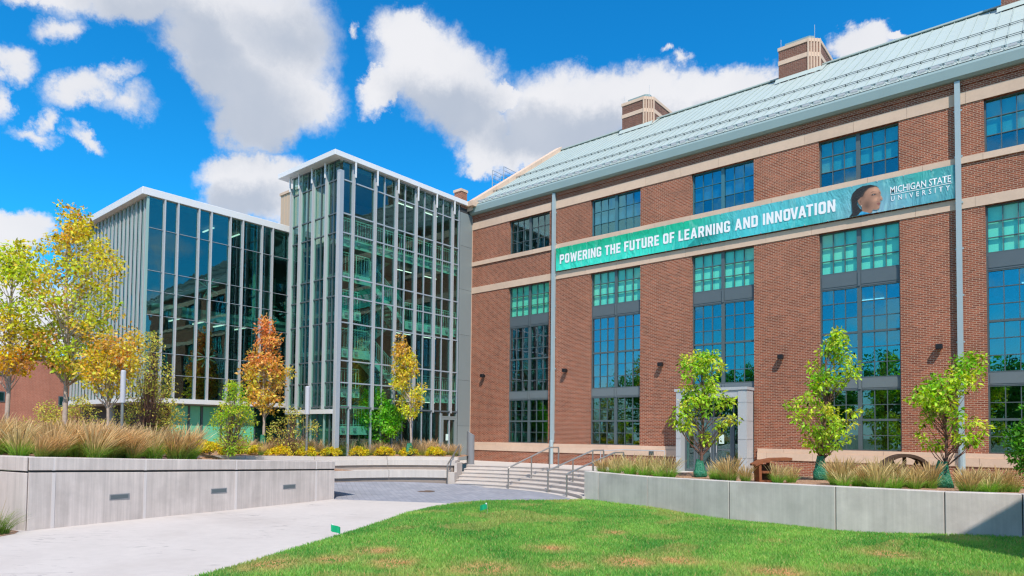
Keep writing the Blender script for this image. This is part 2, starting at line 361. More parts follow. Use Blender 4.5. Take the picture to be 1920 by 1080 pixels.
def m_banner():
    m, t = mat('banner_vinyl'); p = pos(t)
    s = t.new('ShaderNodeSeparateXYZ', ins={0: p})
    u = t.math('DIVIDE', t.math('SUBTRACT', s.outputs[0], 6.33), 18.07); v = t.math('DIVIDE', t.math('SUBTRACT', s.outputs[2], 11.27), 1.25)
    top = t.ramp(u, [(0, (.006, .42, .22)), (.42, (.006, .45, .26)), (.55, (.08, .48, .52)), (.72, (.10, .48, .54)), (.86, (.12, .38, .44)), (.93, (.05, .40, .36)), (1, (.07, .29, .33))])
    bot = t.ramp(u, [(0, (.05, .74, .56)), (.33, (.04, .70, .54)), (.43, (.03, .48, .44)), (.6, (.08, .56, .62)), (.72, (.05, .44, .44)), (.85, (.26, .44, .54)), (.93, (.12, .40, .48)), (1, (.08, .34, .38))])
    c = t.mix(t.smooth(v, .95, .05), top, bot)
    # printed darker wedge and light swirls
    w = t.math('SUBTRACT', t.math('SUBTRACT', s.outputs[0], 13.85), t.math('MULTIPLY', t.math('SUBTRACT', s.outputs[2], 11.27), 1.25))
    wd = t.math('MULTIPLY', t.smooth(w, 0.0, .02), t.smooth(w, 1.6, .6)); wd = t.math('MULTIPLY', wd, t.smooth(v, .75, .5))
    c = t.mix(t.math('MULTIPLY', wd, .75), c, (.005, .22, .20))
    sw = t.noise(t.mapping(p, rot=(0, RAD(25), 0), scale=(1, 1, .22)), 2.3, 3, .5, 2.0)
    c = t.mix(t.math('MULTIPLY', t.smooth(sw, .56, .74), .35), c, (.35, .72, .66))
    nb = t.noise(t.mapping(p, scale=(1, 1, .35)), 1.7, 4, .6, .6)
    finish(t, c, .38, .45, bump=nb, bd=.16, bs=1.0)
m_banner()

# ------------------------------------------------------------------ mesh helpers
class MB:
    def __init__(s): s.v = []; s.f = []; s.c = None
    def quad(s, *p):
        i = len(s.v); s.v += [tuple(q) for q in p]; s.f.append(tuple(range(i, i + len(p)))); return s
    def box(s, x0, x1, y0, y1, z0, z1):
        if x0 > x1: x0, x1 = x1, x0
        if y0 > y1: y0, y1 = y1, y0
        if z0 > z1: z0, z1 = z1, z0
        i = len(s.v)
        s.v += [(x0, y0, z0), (x1, y0, z0), (x1, y1, z0), (x0, y1, z0), (x0, y0, z1), (x1, y0, z1), (x1, y1, z1), (x0, y1, z1)]
        s.f += [(i, i + 3, i + 2, i + 1), (i + 4, i + 5, i + 6, i + 7), (i, i + 1, i + 5, i + 4), (i + 1, i + 2, i + 6, i + 5), (i + 2, i + 3, i + 7, i + 6), (i + 3, i, i + 4, i + 7)]
        return s
    def prism(s, poly, z0, z1, lid=True):
        """vertical prism over an xy polygon (counter-clockwise); z0/z1 numbers or lists"""
        n = len(poly); i = len(s.v)
        Z0 = z0 if isinstance(z0, (list, tuple)) else [z0] * n; Z1 = z1 if isinstance(z1, (list, tuple)) else [z1] * n
        s.v += [(p[0], p[1], z) for p, z in zip(poly, Z0)] + [(p[0], p[1], z) for p, z in zip(poly, Z1)]
        for k in range(n): s.f.append((i + k, i + (k + 1) % n, i + n + (k + 1) % n, i + n + k))
        if lid: s.f += [tuple(i + n + k for k in range(n)), tuple(i + k for k in reversed(range(n)))]
        return s
    def tube(s, pts, rad, n=6, caps=True):
        pts = [Vector(p) for p in pts]
        R = rad if isinstance(rad, (list, tuple)) else [rad] * len(pts)
        i0 = len(s.v); up = None
        for k, p in enumerate(pts):
            d = (pts[min(k + 1, len(pts) - 1)] - pts[max(k - 1, 0)])
            if d.length < 1e-6: d = Vector((0, 0, 1))
            d.normalize()
            if up is None:
                a = Vector((0, 0, 1)) if abs(d.z) < .9 else Vector((1, 0, 0)); up = d.cross(a).normalized()
            else:
                up = (up - d * up.dot(d)).normalized()
            w = d.cross(up)
            for j in range(n):
                an = 2 * pi * j / n; q = p + (up * cos(an) + w * sin(an)) * R[k]; s.v.append(tuple(q))
        for k in range(len(pts) - 1):
            for j in range(n):
                a = i0 + k * n + j; b = i0 + k * n + (j + 1) % n
                s.f.append((a, b, b + n, a + n))
        if caps:
            s.f.append(tuple(i0 + j for j in reversed(range(n)))); s.f.append(tuple(i0 + (len(pts) - 1) * n + j for j in range(n)))
        return s
    def lathe(s, prof, cx, cy, n=16):
        i0 = len(s.v)
        for (r, z) in prof:
            for j in range(n):
                an = 2 * pi * j / n; s.v.append((cx + r * cos(an), cy + r * sin(an), z))
        for k in range(len(prof) - 1):
            for j in range(n):
                a = i0 + k * n + j; b = i0 + k * n + (j + 1) % n; s.f.append((a, b, b + n, a + n))
        s.f.append(tuple(i0 + (len(prof) - 1) * n + j for j in range(n)))
        return s
    def mesh(s, name, m, origin=(0, 0, 0), smooth=False):
        me = bpy.data.meshes.new(name)
        o = origin
        me.from_pydata([(v[0] - o[0], v[1] - o[1], v[2] - o[2]) for v in s.v], [], s.f)
        for x in (m if isinstance(m, (list, tuple)) else [m]): me.materials.append(MATS[x])
        if smooth: me.polygons.foreach_set('use_smooth', [True] * len(me.polygons))
        me.update(); return me
    def build(s, name, m, parent=None, smooth=False, bevel=0.0, loc=None):
        """one mesh object; under a parent its origin sits on the parent's, otherwise at loc"""
        if parent is not None:
            org = world_loc(parent)
            me = s.mesh(name, m, org, smooth); o = bpy.data.objects.new(name, me); COL.objects.link(o); o.parent = parent
        else:
            org = loc or (0, 0, 0)
            me = s.mesh(name, m, org, smooth); o = bpy.data.objects.new(name, me); COL.objects.link(o); o.location = org
        if bevel:
            b = o.modifiers.new('bevel', 'BEVEL'); b.width = bevel; b.segments = 1; b.limit_method = 'ANGLE'
        return o
def world_loc(o):
    v = Vector(o.location)
    while o.parent: o = o.parent; v += Vector(o.location)
    return v
def put(me, name, parent, at, rot=None, scale=None):
    """a piece that shares its mesh with its like"""
    o = bpy.data.objects.new(name, me); COL.objects.link(o); o.parent = parent
    o.location = Vector(at) - (world_loc(parent) if parent else Vector())
    if rot: o.rotation_euler = rot
    if scale: o.scale = scale
    return o
def thing(name, label, cat, loc=(0, 0, 0), group=None):
    o = bpy.data.objects.new(name, None); COL.objects.link(o); o.location = loc; o.empty_display_size = .2
    tag(o, label, cat, group); return o
def tag(o, label, cat, group=None):
    o['label'] = label; o['category'] = cat
    if group: o['group'] = group
    return o
def kind(o, k): o['kind'] = k; return o
def dup(root, loc, label=None, group=None, rz=None, sc=None):
    """a thing with copies of its parts and sub-parts"""
    r = root.copy(); COL.objects.link(r); r.location = loc
    if rz is not None: r.rotation_euler = (0, 0, rz)
    if sc: r.scale = (sc, sc, sc) if not isinstance(sc, tuple) else sc
    if label: r['label'] = label
    if group: r['group'] = group
    for ch in list(root.children):
        c = ch.copy(); COL.objects.link(c); c.parent = r
        for g in list(ch.children):
            d = g.copy(); COL.objects.link(d); d.parent = c
    return r
rng = random.Random(7)
# ------------------------------------------------------------------ the ground
CC = (8.4, -12.4)                                     # centre of the round plaza
def pol(r, deg): return (CC[0] + r * cos(RAD(deg)), CC[1] + r * sin(RAD(deg)))
def arc(r, a0, a1, n): return [pol(r, a0 + (a1 - a0) * k / n) for k in range(n + 1)]
def sheet(poly, z, name, m):
    bm = bmesh.new(); vs = [bm.verts.new((p[0], p[1], z(p[0], p[1]) if callable(z) else z)) for p in poly]; f = bm.faces.new(vs)
    if f.normal.z < 0: f.normal_flip()
    bmesh.ops.triangulate(bm, faces=[f])
    me = bpy.data.meshes.new(name); bm.to_mesh(me); bm.free(); me.materials.append(MATS[m])
    o = bpy.data.objects.new(name, me); COL.objects.link(o); return kind(o, 'structure')
sheet([(900 * cos(2 * pi * k / 64), 900 * sin(2 * pi * k / 64)) for k in range(64)], -.30, 'ground', 'far_ground')
sheet([(-4, -40), (40, -60), (40, -20), (13.4, -7.2), (8.4, -5), (5, -5.9), (1.0, -10.2), (.2, -12.4), (-4, -20)], -.02, 'path', 'path_concrete')
# the plaza, lifting a little towards its far left
def plaza_z(x, y): return .012 + max(0.0, min(.19, (-(x - 5.2) * .05 + (y + 13) * .012))) * (1 if x < 6 else 0)
tb = MB(); ta = arc(9.35, 118.5, 44, 26)
for p, q in zip(ta[:-1], ta[1:]): tb.quad((*p, .88), (*q, .88), (q[0], .2, .88), (p[0], .2, .88))
tb.quad((-.05, -2.9, .88), (*ta[0], .88), (ta[0][0], .2, .88), (-.05, .2, .88)); tb.quad((*ta[-1], .88), (34, -6.6, .88), (34, .2, .88), (ta[-1][0], .2, .88))
kind(tb.build('terrace', 'terrace_concrete'), 'structure')
# ------------------------------------------------------------------ lawn
sheet([(6.0, -14.45), (8.4, -13.2), (11.0, -11.85), (12.2, -13), (16, -20), (24, -36), (24, -50), (-4, -50), (4, -27), (7.4, -24.2), (6.6, -16)], .022, 'path', 'path_concrete')
LAWN_EDGE = [(16.6, -25.4), (15.69, -23.13), (14.59, -20.7), (13.74, -19.0), (12.75, -17.1), (11.71, -15.2), (11.05, -13.6), (10.72, -12.0), (10.95, -10.6), (11.7, -9.6), (12.6, -8.6), (13.1, -7.75)]
WALL_BASE = [(13.18, -7.6), (13.93, -7.75), (16.3, -8.4), (19.42, -9.1), (22.48, -9.45), (24.94, -9.35), (26.45, -9.0), (29.5, -8.2), (33, -7.2)]
lawn_poly = LAWN_EDGE + [(p[0], p[1] + .05) for p in WALL_BASE] + [(40, -10), (40, -45), (22, -45)]
def in_poly(x, y, poly):
    c = np.zeros(len(x), bool); n = len(poly)
    for i in range(n):
        x1, y1 = poly[i]; x2, y2 = poly[(i + 1) % n]
        if y1 == y2: continue
        k = ((y1 > y) != (y2 > y)) & (x < (x2 - x1) * (y - y1) / (y2 - y1) + x1)
        c ^= k
    return c
def edge_dist(x, y, line):
    d = np.full(len(x), 1e9)
    for (x1, y1), (x2, y2) in zip(line[:-1], line[1:]):
        dx, dy = x2 - x1, y2 - y1; L = dx * dx + dy * dy
        t = np.clip(((x - x1) * dx + (y - y1) * dy) / L, 0, 1)
        d = np.minimum(d, np.hypot(x - x1 - t * dx, y - y1 - t * dy))
    return d
def lawn_z(x, y):
    x = np.asarray(x, float); y = np.asarray(y, float)
    e = edge_dist(x, y, LAWN_EDGE); w = edge_dist(x, y, WALL_BASE)
    base = np.interp(x, [13, 16.3, 19.4, 22.5, 24.9, 26.5, 30], [-.02, .02, -.08, -.03, .09, .16, .2])
    k = np.exp(-w / 2.5)
    return base * k + .03 + .07 * (1 - np.exp(-e / 1.2)) * (1 - np.exp(-w / 3.0)) + .02 * np.sin(x * 1.3) * np.sin(y * 1.1) * (1 - np.exp(-e))
pb = MB(); ring = []
for k in range(49):
    a = 2 * pi * k / 48
    ring.append(a)
for r0, r1 in ((0, 2.3), (2.3, 4.6), (4.6, 6.74)):
    for k in range(48):
        q = []
        for r, a in ((r0, ring[k]), (r1, ring[k]), (r1, ring[k + 1]), (r0, ring[k + 1])):
            x, y = CC[0] + r * cos(a), CC[1] + r * sin(a)
            q.append((x, y, plaza_z(x, y)))
        if in_poly(np.array([q[0][0], q[2][0]]), np.array([q[0][1], q[2][1]]), lawn_poly).all(): continue
        pb.quad(*q)
kind(pb.build('plaza', 'plaza_paver'), 'structure')
bm = bmesh.new(); vs = [bm.verts.new((p[0], p[1], 0)) for p in lawn_poly]; f = bm.faces.new(vs)
if f.normal.z < 0: f.normal_flip()
bmesh.ops.triangulate(bm, faces=bm.faces[:])
for _ in range(5): bmesh.ops.subdivide_edges(bm, edges=[e for e in bm.edges if e.calc_length() > .9], cuts=1)
bmesh.ops.triangulate(bm, faces=bm.faces[:])
co = np.array([v.co[:2] for v in bm.verts]); zz = lawn_z(co[:, 0], co[:, 1])
for v, z in zip(bm.verts, zz): v.co.z = z
me = bpy.data.meshes.new('lawn'); bm.to_mesh(me); bm.free(); me.materials.append(MATS['lawn_soil'])
o = bpy.data.objects.new('lawn', me); COL.objects.link(o); kind(o, 'structure')

def np_mesh(name, verts, faces, tint, m, smooth=False):
    """verts (n,3), faces (m,k) array of equal-sized faces, tint (n,3)"""
    me = bpy.data.meshes.new(name); n = len(verts); k = faces.shape[1]
    me.vertices.add(n); me.vertices.foreach_set('co', verts.astype(np.float32).ravel())
    me.loops.add(faces.size); me.loops.foreach_set('vertex_index', faces.astype(np.int32).ravel())
    me.polygons.add(len(faces)); me.polygons.foreach_set('loop_start', np.arange(0, faces.size, k, dtype=np.int32))
    me.polygons.foreach_set('loop_total', np.full(len(faces), k, np.int32))
    a = me.attributes.new('tint', 'FLOAT_COLOR', 'POINT')
    a.data.foreach_set('color', np.c_[tint, np.ones(n)].astype(np.float32).ravel())
    me.materials.append(MATS[m]); me.update(calc_edges=True); me.validate()
    return me
R_ = np.random.default_rng(11)
def value_noise(x, y, s, seed):
    g = np.random.default_rng(seed).random((64, 64)); u = x / s; v = y / s
    i = np.floor(u).astype(int); j = np.floor(v).astype(int); fu = u - i; fv = v - j
    fu = fu * fu * (3 - 2 * fu); fv = fv * fv * (3 - 2 * fv)
    G = lambda a, b: g[a % 64, b % 64]
    return (G(i, j) * (1 - fu) + G(i + 1, j) * fu) * (1 - fv) + (G(i, j + 1) * (1 - fu) + G(i + 1, j + 1) * fu) * fv
BARE = [(16.0, -22.2, .55), (16.5, -21.2, .4), (16.4, -20.1, .45), (20.8, -17.5, .5), (21.5, -16.8, .45), (18.9, -17.3, .35), (24.4, -13.1, .5), (23.2, -16.5, .5), (19.2, -19.9, .6), (18.6, -14.5, .3), (17.6, -20.6, .45), (20.1, -18.6, .35)]
def lawn_blades(n):
    # more blades near the viewer, fewer far off where they shrink
    x = R_.uniform(10.4, 29, n * 3); y = R_.uniform(-24.5, -7.6, n * 3)
    d = np.hypot(x - CAM.x, y - CAM.y)
    keep = in_poly(x, y, lawn_poly) & (R_.random(len(x)) < np.clip((14.0 / d) ** 1.3, 0, 1))
    x = x[keep][:n]; y = y[keep][:n]
    thin = np.zeros(len(x))
    for bx, by, br in BARE: thin = np.maximum(thin, np.exp(-(((x - bx) ** 2 + (y - by) ** 2) / br ** 2)) * value_noise(x, y, .3, 4))
    k_ = R_.random(len(x)) > thin * .9; x = x[k_]; y = y[k_]; n = len(x)
    z = lawn_z(x, y)
    b = value_noise(x, y, 1.7, 1) * .6 + value_noise(x, y, .45, 2) * .4
    bare = np.zeros(n)
    for bx, by, br in BARE: bare = np.maximum(bare, np.exp(-(((x - bx) ** 2 + (y - by) ** 2) / br ** 2)) * (.75 + .9 * value_noise(x, y, .25, 9)))
    tall = (.035 + .045 * R_.random(n)) * (.75 + .6 * b) * (1 - .5 * np.clip(bare, 0, 1))
    a = R_.uniform(0, 2 * pi, n); w = R_.uniform(.005, .009, n) * (1 + np.hypot(x - CAM.x, y - CAM.y) / 22)
    lean = R_.normal(0, .45, (n, 2)) * tall[:, None]
    p0 = np.c_[x - cos_(a) * w, y - sin_(a) * w, z]; p1 = np.c_[x + cos_(a) * w, y + sin_(a) * w, z]
    p2 = np.c_[x + lean[:, 0], y + lean[:, 1], z + tall]
    v = np.stack([p0, p1, p2], 1).reshape(-1, 3); f = np.arange(3 * n).reshape(-1, 3)
    g1 = np.array((.085, .31, .06)); g2 = np.array((.36, .58, .13)); g3 = np.array((.72, .44, .22))
    mixv = np.clip(b * 1.1 + R_.normal(0, .22, n) - .1, 0, 1)[:, None]
    c = g1 * (1 - mixv) + g2 * mixv
    dry = np.clip(np.maximum(bare * .95, (R_.random(n) < .07) * .7 + .25 * (value_noise(x, y, 1.1, 5) > .72)), 0, 1)[:, None]
    c = c * (1 - dry) + g3 * dry
    return np_mesh('lawn_grass', v, f, np.repeat(c, 3, 0), 'blade')
cos_ = np.cos; sin_ = np.sin
o = bpy.data.objects.new('lawn_grass', lawn_blades(380000)); COL.objects.link(o); kind(o, 'stuff'); o['label'] = 'short green mown lawn grass with dry patches'

# ------------------------------------------------------------------ stone stairs and round seating
st = thing('stone_stairs', 'wide curved flight of pale concrete stairs from the plaza up to the brick hall', 'stairs', (*pol(7, 80), 0))
RS = [6.7 + .47 * k for k in range(6)] + [9.6]
for k in range(6):
    b = MB(); a0, a1, n = 44.5, 119, 26
    ri, ro = RS[k], RS[k + 1] + (.03 if k < 5 else 0)
    z0 = -.05; z1 = .147 * (k + 1) - (.001 if k == 5 else 0)
    if k == 5: z1 = .8815
    P = []
    for q in range(n + 1):
        a = a0 + (a1 - a0) * q / n
        P.append((pol(ri, a), pol(ro, a)))
    for q in range(n):
        (i0, o0), (i1, o1) = P[q], P[q + 1]
        b.quad((*i0, z1), (*o0, z1), (*o1, z1), (*i1, z1))
        b.quad((*i1, z1 - .035), (*i1, z1), (*i0, z1), (*i0, z1 - .035))
        # nosing: the riser stands back under it
        j0, j1 = pol(ri + .03, a0 + (a1 - a0) * q / n), pol(ri + .03, a0 + (a1 - a0) * (q + 1) / n)
        b.quad((*i0, z1 - .035), (*j0, z1 - .035), (*j1, z1 - .035), (*i1, z1 - .035))
        b.quad((*j1, z0), (*j1, z1 - .035), (*j0, z1 - .035), (*j0, z0))
    for (i0, o0) in (P[0], P[-1]): b.quad((*i0, z0), (*o0, z0), (*o0, z1), (*i0, z1))
    b.build('step', 'concrete_step', st)
def ring_block(b, r0, r1, a0, a1, z0, z1, n=10, zf=None):
    """curved block; zf(angle) lifts it"""
    L = []
    for q in range(n + 1):
        a = a0 + (a1 - a0) * q / n; dz = zf(a) if zf else 0
        L.append((pol(r0, a), pol(r1, a), dz))
    for q in range(n):
        i0, o0, d0 = L[q]; i1, o1, d1 = L[q + 1]
        b.quad((*i0, z1 + d0), (*o0, z1 + d0), (*o1, z1 + d1), (*i1, z1 + d1))
        b.quad((*i0, z0 + d0), (*i0, z1 + d0), (*i1, z1 + d1), (*i1, z0 + d1))
        b.quad((*o0, z0 + d0), (*o1, z0 + d1), (*o1, z1 + d1), (*o0, z1 + d0))
        b.quad((*i0, z0 + d0), (*i1, z0 + d1), (*o1, z0 + d1), (*o0, z0 + d0))
    for (i0, o0, d0) in (L[0], L[-1]): b.quad((*i0, z0 + d0), (*o0, z0 + d0), (*o0, z1 + d0), (*i0, z1 + d0))
lift = lambda a: max(0, (a - 165)) * .0045
seat = thing('terraced_seating', 'two curved tiers of pale concrete seating with dark recesses left of the stairs', 'seating', (*pol(7, 150), .1))
A0, A1 = 120.2, 222
for k, (a0, a1) in enumerate(((A0, 145), (145.15, 170), (170.15, 195), (195.15, A1))):
    b = MB(); ring_block(b, 6.7, 7.62, a0 + (.0 if k else 1.5), a1, .38, .71, 10, lift); b.build('seat_slab', 'concrete_seat', seat)
    b = MB(); ring_block(b, 7.5, 8.05, a0, a1, .92, 1.165, 10, lift); b.build('seat_slab', 'concrete_seat', seat)
    b = MB(); ring_block(b, 7.98, 8.35, a0, a1, 1.1, 1.315, 10, lift); b.build('coping', 'concrete_step', seat)
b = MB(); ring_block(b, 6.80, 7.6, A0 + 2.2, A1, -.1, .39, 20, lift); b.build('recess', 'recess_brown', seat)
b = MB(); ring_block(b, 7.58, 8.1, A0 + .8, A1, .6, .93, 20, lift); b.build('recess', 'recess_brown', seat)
b = MB()
for k in range(26):
    a0, a1 = 41 + 3.1 * k, 41 + 3.1 * (k + 1); b.quad((*pol(6.35, a0), .018), (*pol(6.72, a0), .018), (*pol(6.72, a1), .018), (*pol(6.35, a1), .018))
kind(b.build('pavement_border', 'terrace_concrete'), 'structure')
# end cheek beside the stairs
b = MB(); ring_block(b, 6.9, 7.3, 119.1, 121.9, -.05, .62, 2); b.build('cheek', 'concrete_step', seat)
b = MB(); ring_block(b, 7.3, 8.3, 119.1, 120.1, -.05, 1.05, 2); b.build('cheek', 'concrete_step', seat)
# planting beds
def wall_top(y): return np.interp(y, [-23.9, -23.3, -20.2, -17.3, -14.1, -11], [1.82, 1.80, 1.65, 1.55, 1.41, 1.36])
def bed_left(x, y): return float(wall_top(y)) - .05 + .025 * max(0, 6.9 - x)
LW = [(6.5, -14.1), (7.0, -17.28), (7.2, -20.17), (7.64, -23.29), (7.7, -23.84)]
lb = []
gy = sorted([*np.linspace(-31, -13.0, 28), -27.2, -24.35, -23.7])
mb = MB()
def lx(y): return float(np.interp(y, [-31, -27.2, -24.35, -23.7, -23.29, -20.17, -17.28, -14.1, -13], [-5.0, 1.2, 5.6, 7.2, 7.5, 7.1, 6.9, 6.4, 6.2]))
def soil_grid(name, m, fx0, fx1, ys, zf, nx=16):
    b = MB(); G = []
    for y in ys:
        x0, x1 = fx0(y), fx1(y)
        G.append([(x0 + (x1 - x0) * k / nx, y) for k in range(nx + 1)])
    for r0, r1 in zip(G[:-1], G[1:]):
        for k in range(nx):
            b.quad(*[(p[0], p[1], zf(*p)) for p in (r0[k], r0[k + 1], r1[k + 1], r1[k])])
    return kind(b.build(name, m, smooth=True), 'structure')
soil_grid('planting_bed', 'mulch', lambda y: -24.0, lx, gy, lambda x, y: bed_left(x, y) + .03 * math.sin(x * 2.1) * math.sin(y * 1.7) - (.35 if math.hypot(x - CC[0], y - CC[1]) < 8.3 else 0))
bk = MB(); rr = [8.32, 9.2, 10.5, 12.5, 15, 19, 26]; aa = [119.5 + 2.5 * k for k in range(46)]
def back_z(r, a): return 1.30 + .022 * (r - 8.3) + lift(a)
for r0, r1 in zip(rr[:-1], rr[1:]):
    for a0, a1 in zip(aa[:-1], aa[1:]):
        q = [(*pol(r, a), back_z(r, a)) for r, a in ((r0, a0), (r1, a0), (r1, a1), (r0, a1))]
        if any(p[1] > -3.2 - .0 and p[0] > -.3 - 0 for p in q) and r1 > 10.4: continue
        if any(p[0] < -.2 and p[1] > -9.3 for p in q): continue
        bk.quad(*q)
kind(bk.build('planting_bed', 'mulch', smooth=True), 'structure')
RW_TOP = [1.12, 1.10, 1.09, 1.14, 1.19, 1.20, 1.22, 1.23, 1.25]
soil_x = [p[0] for p in WALL_BASE]
def bed_right(x, y):
    t = float(np.interp(x, soil_x, RW_TOP)); yw = float(np.interp(x, soil_x, [p[1] for p in WALL_BASE]))
    k = min(1, max(0, (y - yw) / 6.5)); return (t - .06) * (1 - k) + 1.0 * k + .03 * math.sin(x * 2.3) * math.sin(y * 2.9)
b = MB(); xs_ = [13.35 + .55 * k for k in range(37)]; G = []
for x in xs_:
    y0 = float(np.interp(x, soil_x, [p[1] for p in WALL_BASE])) + .06; y1 = -2.0
    G.append([(x + max(0, (1 - (x - 13.35) / 3)) * .55 * (y1 - y0) * k / 12 * .9, y0 + (y1 - y0) * k / 12) for k in range(13)])
for r0, r1 in zip(G[:-1], G[1:]):
    for k in range(12): b.quad(*[(p[0], p[1], bed_right(*p)) for p in (r0[k], r1[k], r1[k + 1], r0[k + 1])])
kind(b.build('planting_bed', 'mulch', smooth=True), 'structure')

# ------------------------------------------------------------------ right planter wall
rw = thing('planter_wall', 'smooth grey concrete planter wall in wide panels along the far edge of the lawn', 'wall', (20, -9.2, 0))
WB = [-.15, -.15, -.13, -.22, -.16, -.05, .0, .0, .0]
def off(p, q, d):
    v = Vector((q[0] - p[0], q[1] - p[1])).normalized(); return Vector((-v.y, v.x)) * d
for k in range(len(WALL_BASE) - 1):
    p, q = Vector(WALL_BASE[k]), Vector(WALL_BASE[k + 1]); n = off(p, q, .35); u = (q - p).normalized() * .012
    p2, q2 = p + u, q - u
    b = MB(); b.prism([p2, q2, q2 + n, p2 + n], [WB[k], WB[k + 1], WB[k + 1], WB[k]], [RW_TOP[k], RW_TOP[k + 1], RW_TOP[k + 1], RW_TOP[k]])
    b.build('wall_panel', 'concrete_wall', rw, bevel=.012)
b = MB()
for k in range(1, len(WALL_BASE) - 1):
    p = Vector(WALL_BASE[k]); b.prism([p + Vector((-.05, .03)), p + Vector((.05, .03)), p + Vector((.05, .3)), p + Vector((-.05, .3))], -.1, RW_TOP[k] - .012)
b.build('joint_filler', 'seam_dark', rw)
p = Vector(WALL_BASE[0]); e = Vector(pol(9.5, 46)); n = Vector((.25, -.2))
b = MB(); b.prism([p + Vector((.02, .02)), p + Vector((.32, .02)), (15.0, -5.0), (14.7, -5.0)], -.1, 1.11); b.build('end_return', 'concrete_wall', rw, bevel=.012)

# ------------------------------------------------------------------ left planter wall
lw = thing('planter_wall', 'long pale concrete retaining wall with coping and recessed lights beside the path', 'wall', (7, -19, 0))
LY = [-14.1, -15.0, -18.2, -21.0, -23.29, -23.84]
def lxw(y): return float(np.interp(y, [-23.84, -23.29, -20.17, -17.28, -14.1], [7.7, 7.64, 7.2, 7.0, 6.5]))
def zg(y): return float(np.interp(y, [-23.84, -23.29, -20.17, -17.28, -14.1], [1.44, 1.42, 1.29, 1.20, 1.08]))
for k in range(len(LY) - 1):
    y0, y1 = LY[k] - .012, LY[k + 1] + .012
    x0, x1 = lxw(y0), lxw(y1)
    b = MB(); b.prism([(x0, y0), (x0 - .4, y0), (x1 - .4, y1), (x1, y1)], -.1, [zg(y0), zg(y0), zg(y1), zg(y1)])
    b.build('wall_panel', 'concrete_left', lw, bevel=.01)
    b = MB(); b.prism([(x0 + .015, y0), (x0 - .42, y0), (x1 - .42, y1), (x1 + .015, y1)], [zg(y0) + .055, zg(y0) + .055, zg(y1) + .055, zg(y1) + .055], [float(wall_top(y0)), float(wall_top(y0)), float(wall_top(y1)), float(wall_top(y1))])
    b.build('coping_block', 'concrete_left', lw, bevel=.012)
b = MB()
for k in range(len(LY) - 1):
    y0, y1 = LY[k], LY[k + 1]; b.prism([(lxw(y0) - .05, y0), (lxw(y0) - .38, y0), (lxw(y1) - .38, y1), (lxw(y1) - .05, y1)], -.1, [zg(y0) + .05, zg(y0) + .05, zg(y1) + .05, zg(y1) + .05])
b.build('joint_filler', 'seam_dark', lw)
for y in LY[1:-1]:
    for za, zb in ((-.1, zg(y) - .002), (zg(y) + .052, float(wall_top(y)) - .01)):
        MB().prism([(lxw(y - .04) + .012, y - .04), (lxw(y + .04) + .012, y + .04), (lxw(y) - .1, y + .04), (lxw(y) - .1, y - .04)], za, zb).build('joint_rib', 'concrete_rib', lw)
# the wall turns away at its near end
b = MB(); b.prism([(7.69, -23.86), (5.9, -24.3), (5.8, -24.0), (7.3, -23.6)], -.1, 1.43); b.build('wall_panel', 'concrete_left', lw, bevel=.01)
b = MB(); b.prism([(7.70, -23.87), (5.9, -24.32), (5.8, -24.0), (7.3, -23.6)], 1.475, 1.82); b.build('coping_block', 'concrete_left', lw, bevel=.01)
b = MB(); b.prism([(5.9, -24.32), (1.5, -27.2), (1.3, -26.9), (5.8, -24.0)], -.1, 1.43); b.build('wall_panel', 'concrete_left', lw, bevel=.01)
b = MB(); b.prism([(5.9, -24.33), (1.5, -27.22), (1.3, -26.9), (5.8, -24.0)], 1.475, 1.82); b.build('coping_block', 'concrete_left', lw, bevel=.01)
for y, z in ((-21.68, .69), (-18.77, .655), (-16.15, .615)):
    x = lxw(y); d = .23
    b = MB(); lxf = lambda q: float(np.interp(q, LY[::-1], [lxw(v) for v in LY[::-1]])); x0, x1 = lxf(y - d), lxf(y + d)
    fr = MB()
    fr.prism([(x0 + .012, y - d - .03), (x1 + .012, y + d + .03), (x1 - .02, y + d + .03), (x0 - .02, y - d - .03)], z - .075, z + .075)
    f = fr.build('step_light', 'bollard_grey', lw)
    b.prism([(x0 + .016, y - d), (x1 + .016, y + d), (x1 - .01, y + d), (x0 - .01, y - d)], z - .05, z + .05); b.build('lens', 'light_lens', f)
# cover plates in the plaza
mh = MB(); mh.lathe([(.42, plaza_z(6.4, -9.5) - .02), (.42, plaza_z(6.4, -9.5) + .012)], 6.4, -9.5, 24); mh.lathe([(.36, plaza_z(6.4, -9.5) + .012), (.36, plaza_z(6.4, -9.5) + .018)], 6.4, -9.5, 24)
tag(mh.build('manhole_cover', 'manhole_iron', loc=(6.4, -9.5, .03)), 'round rusty manhole cover in the dark plaza paving', 'manhole cover')
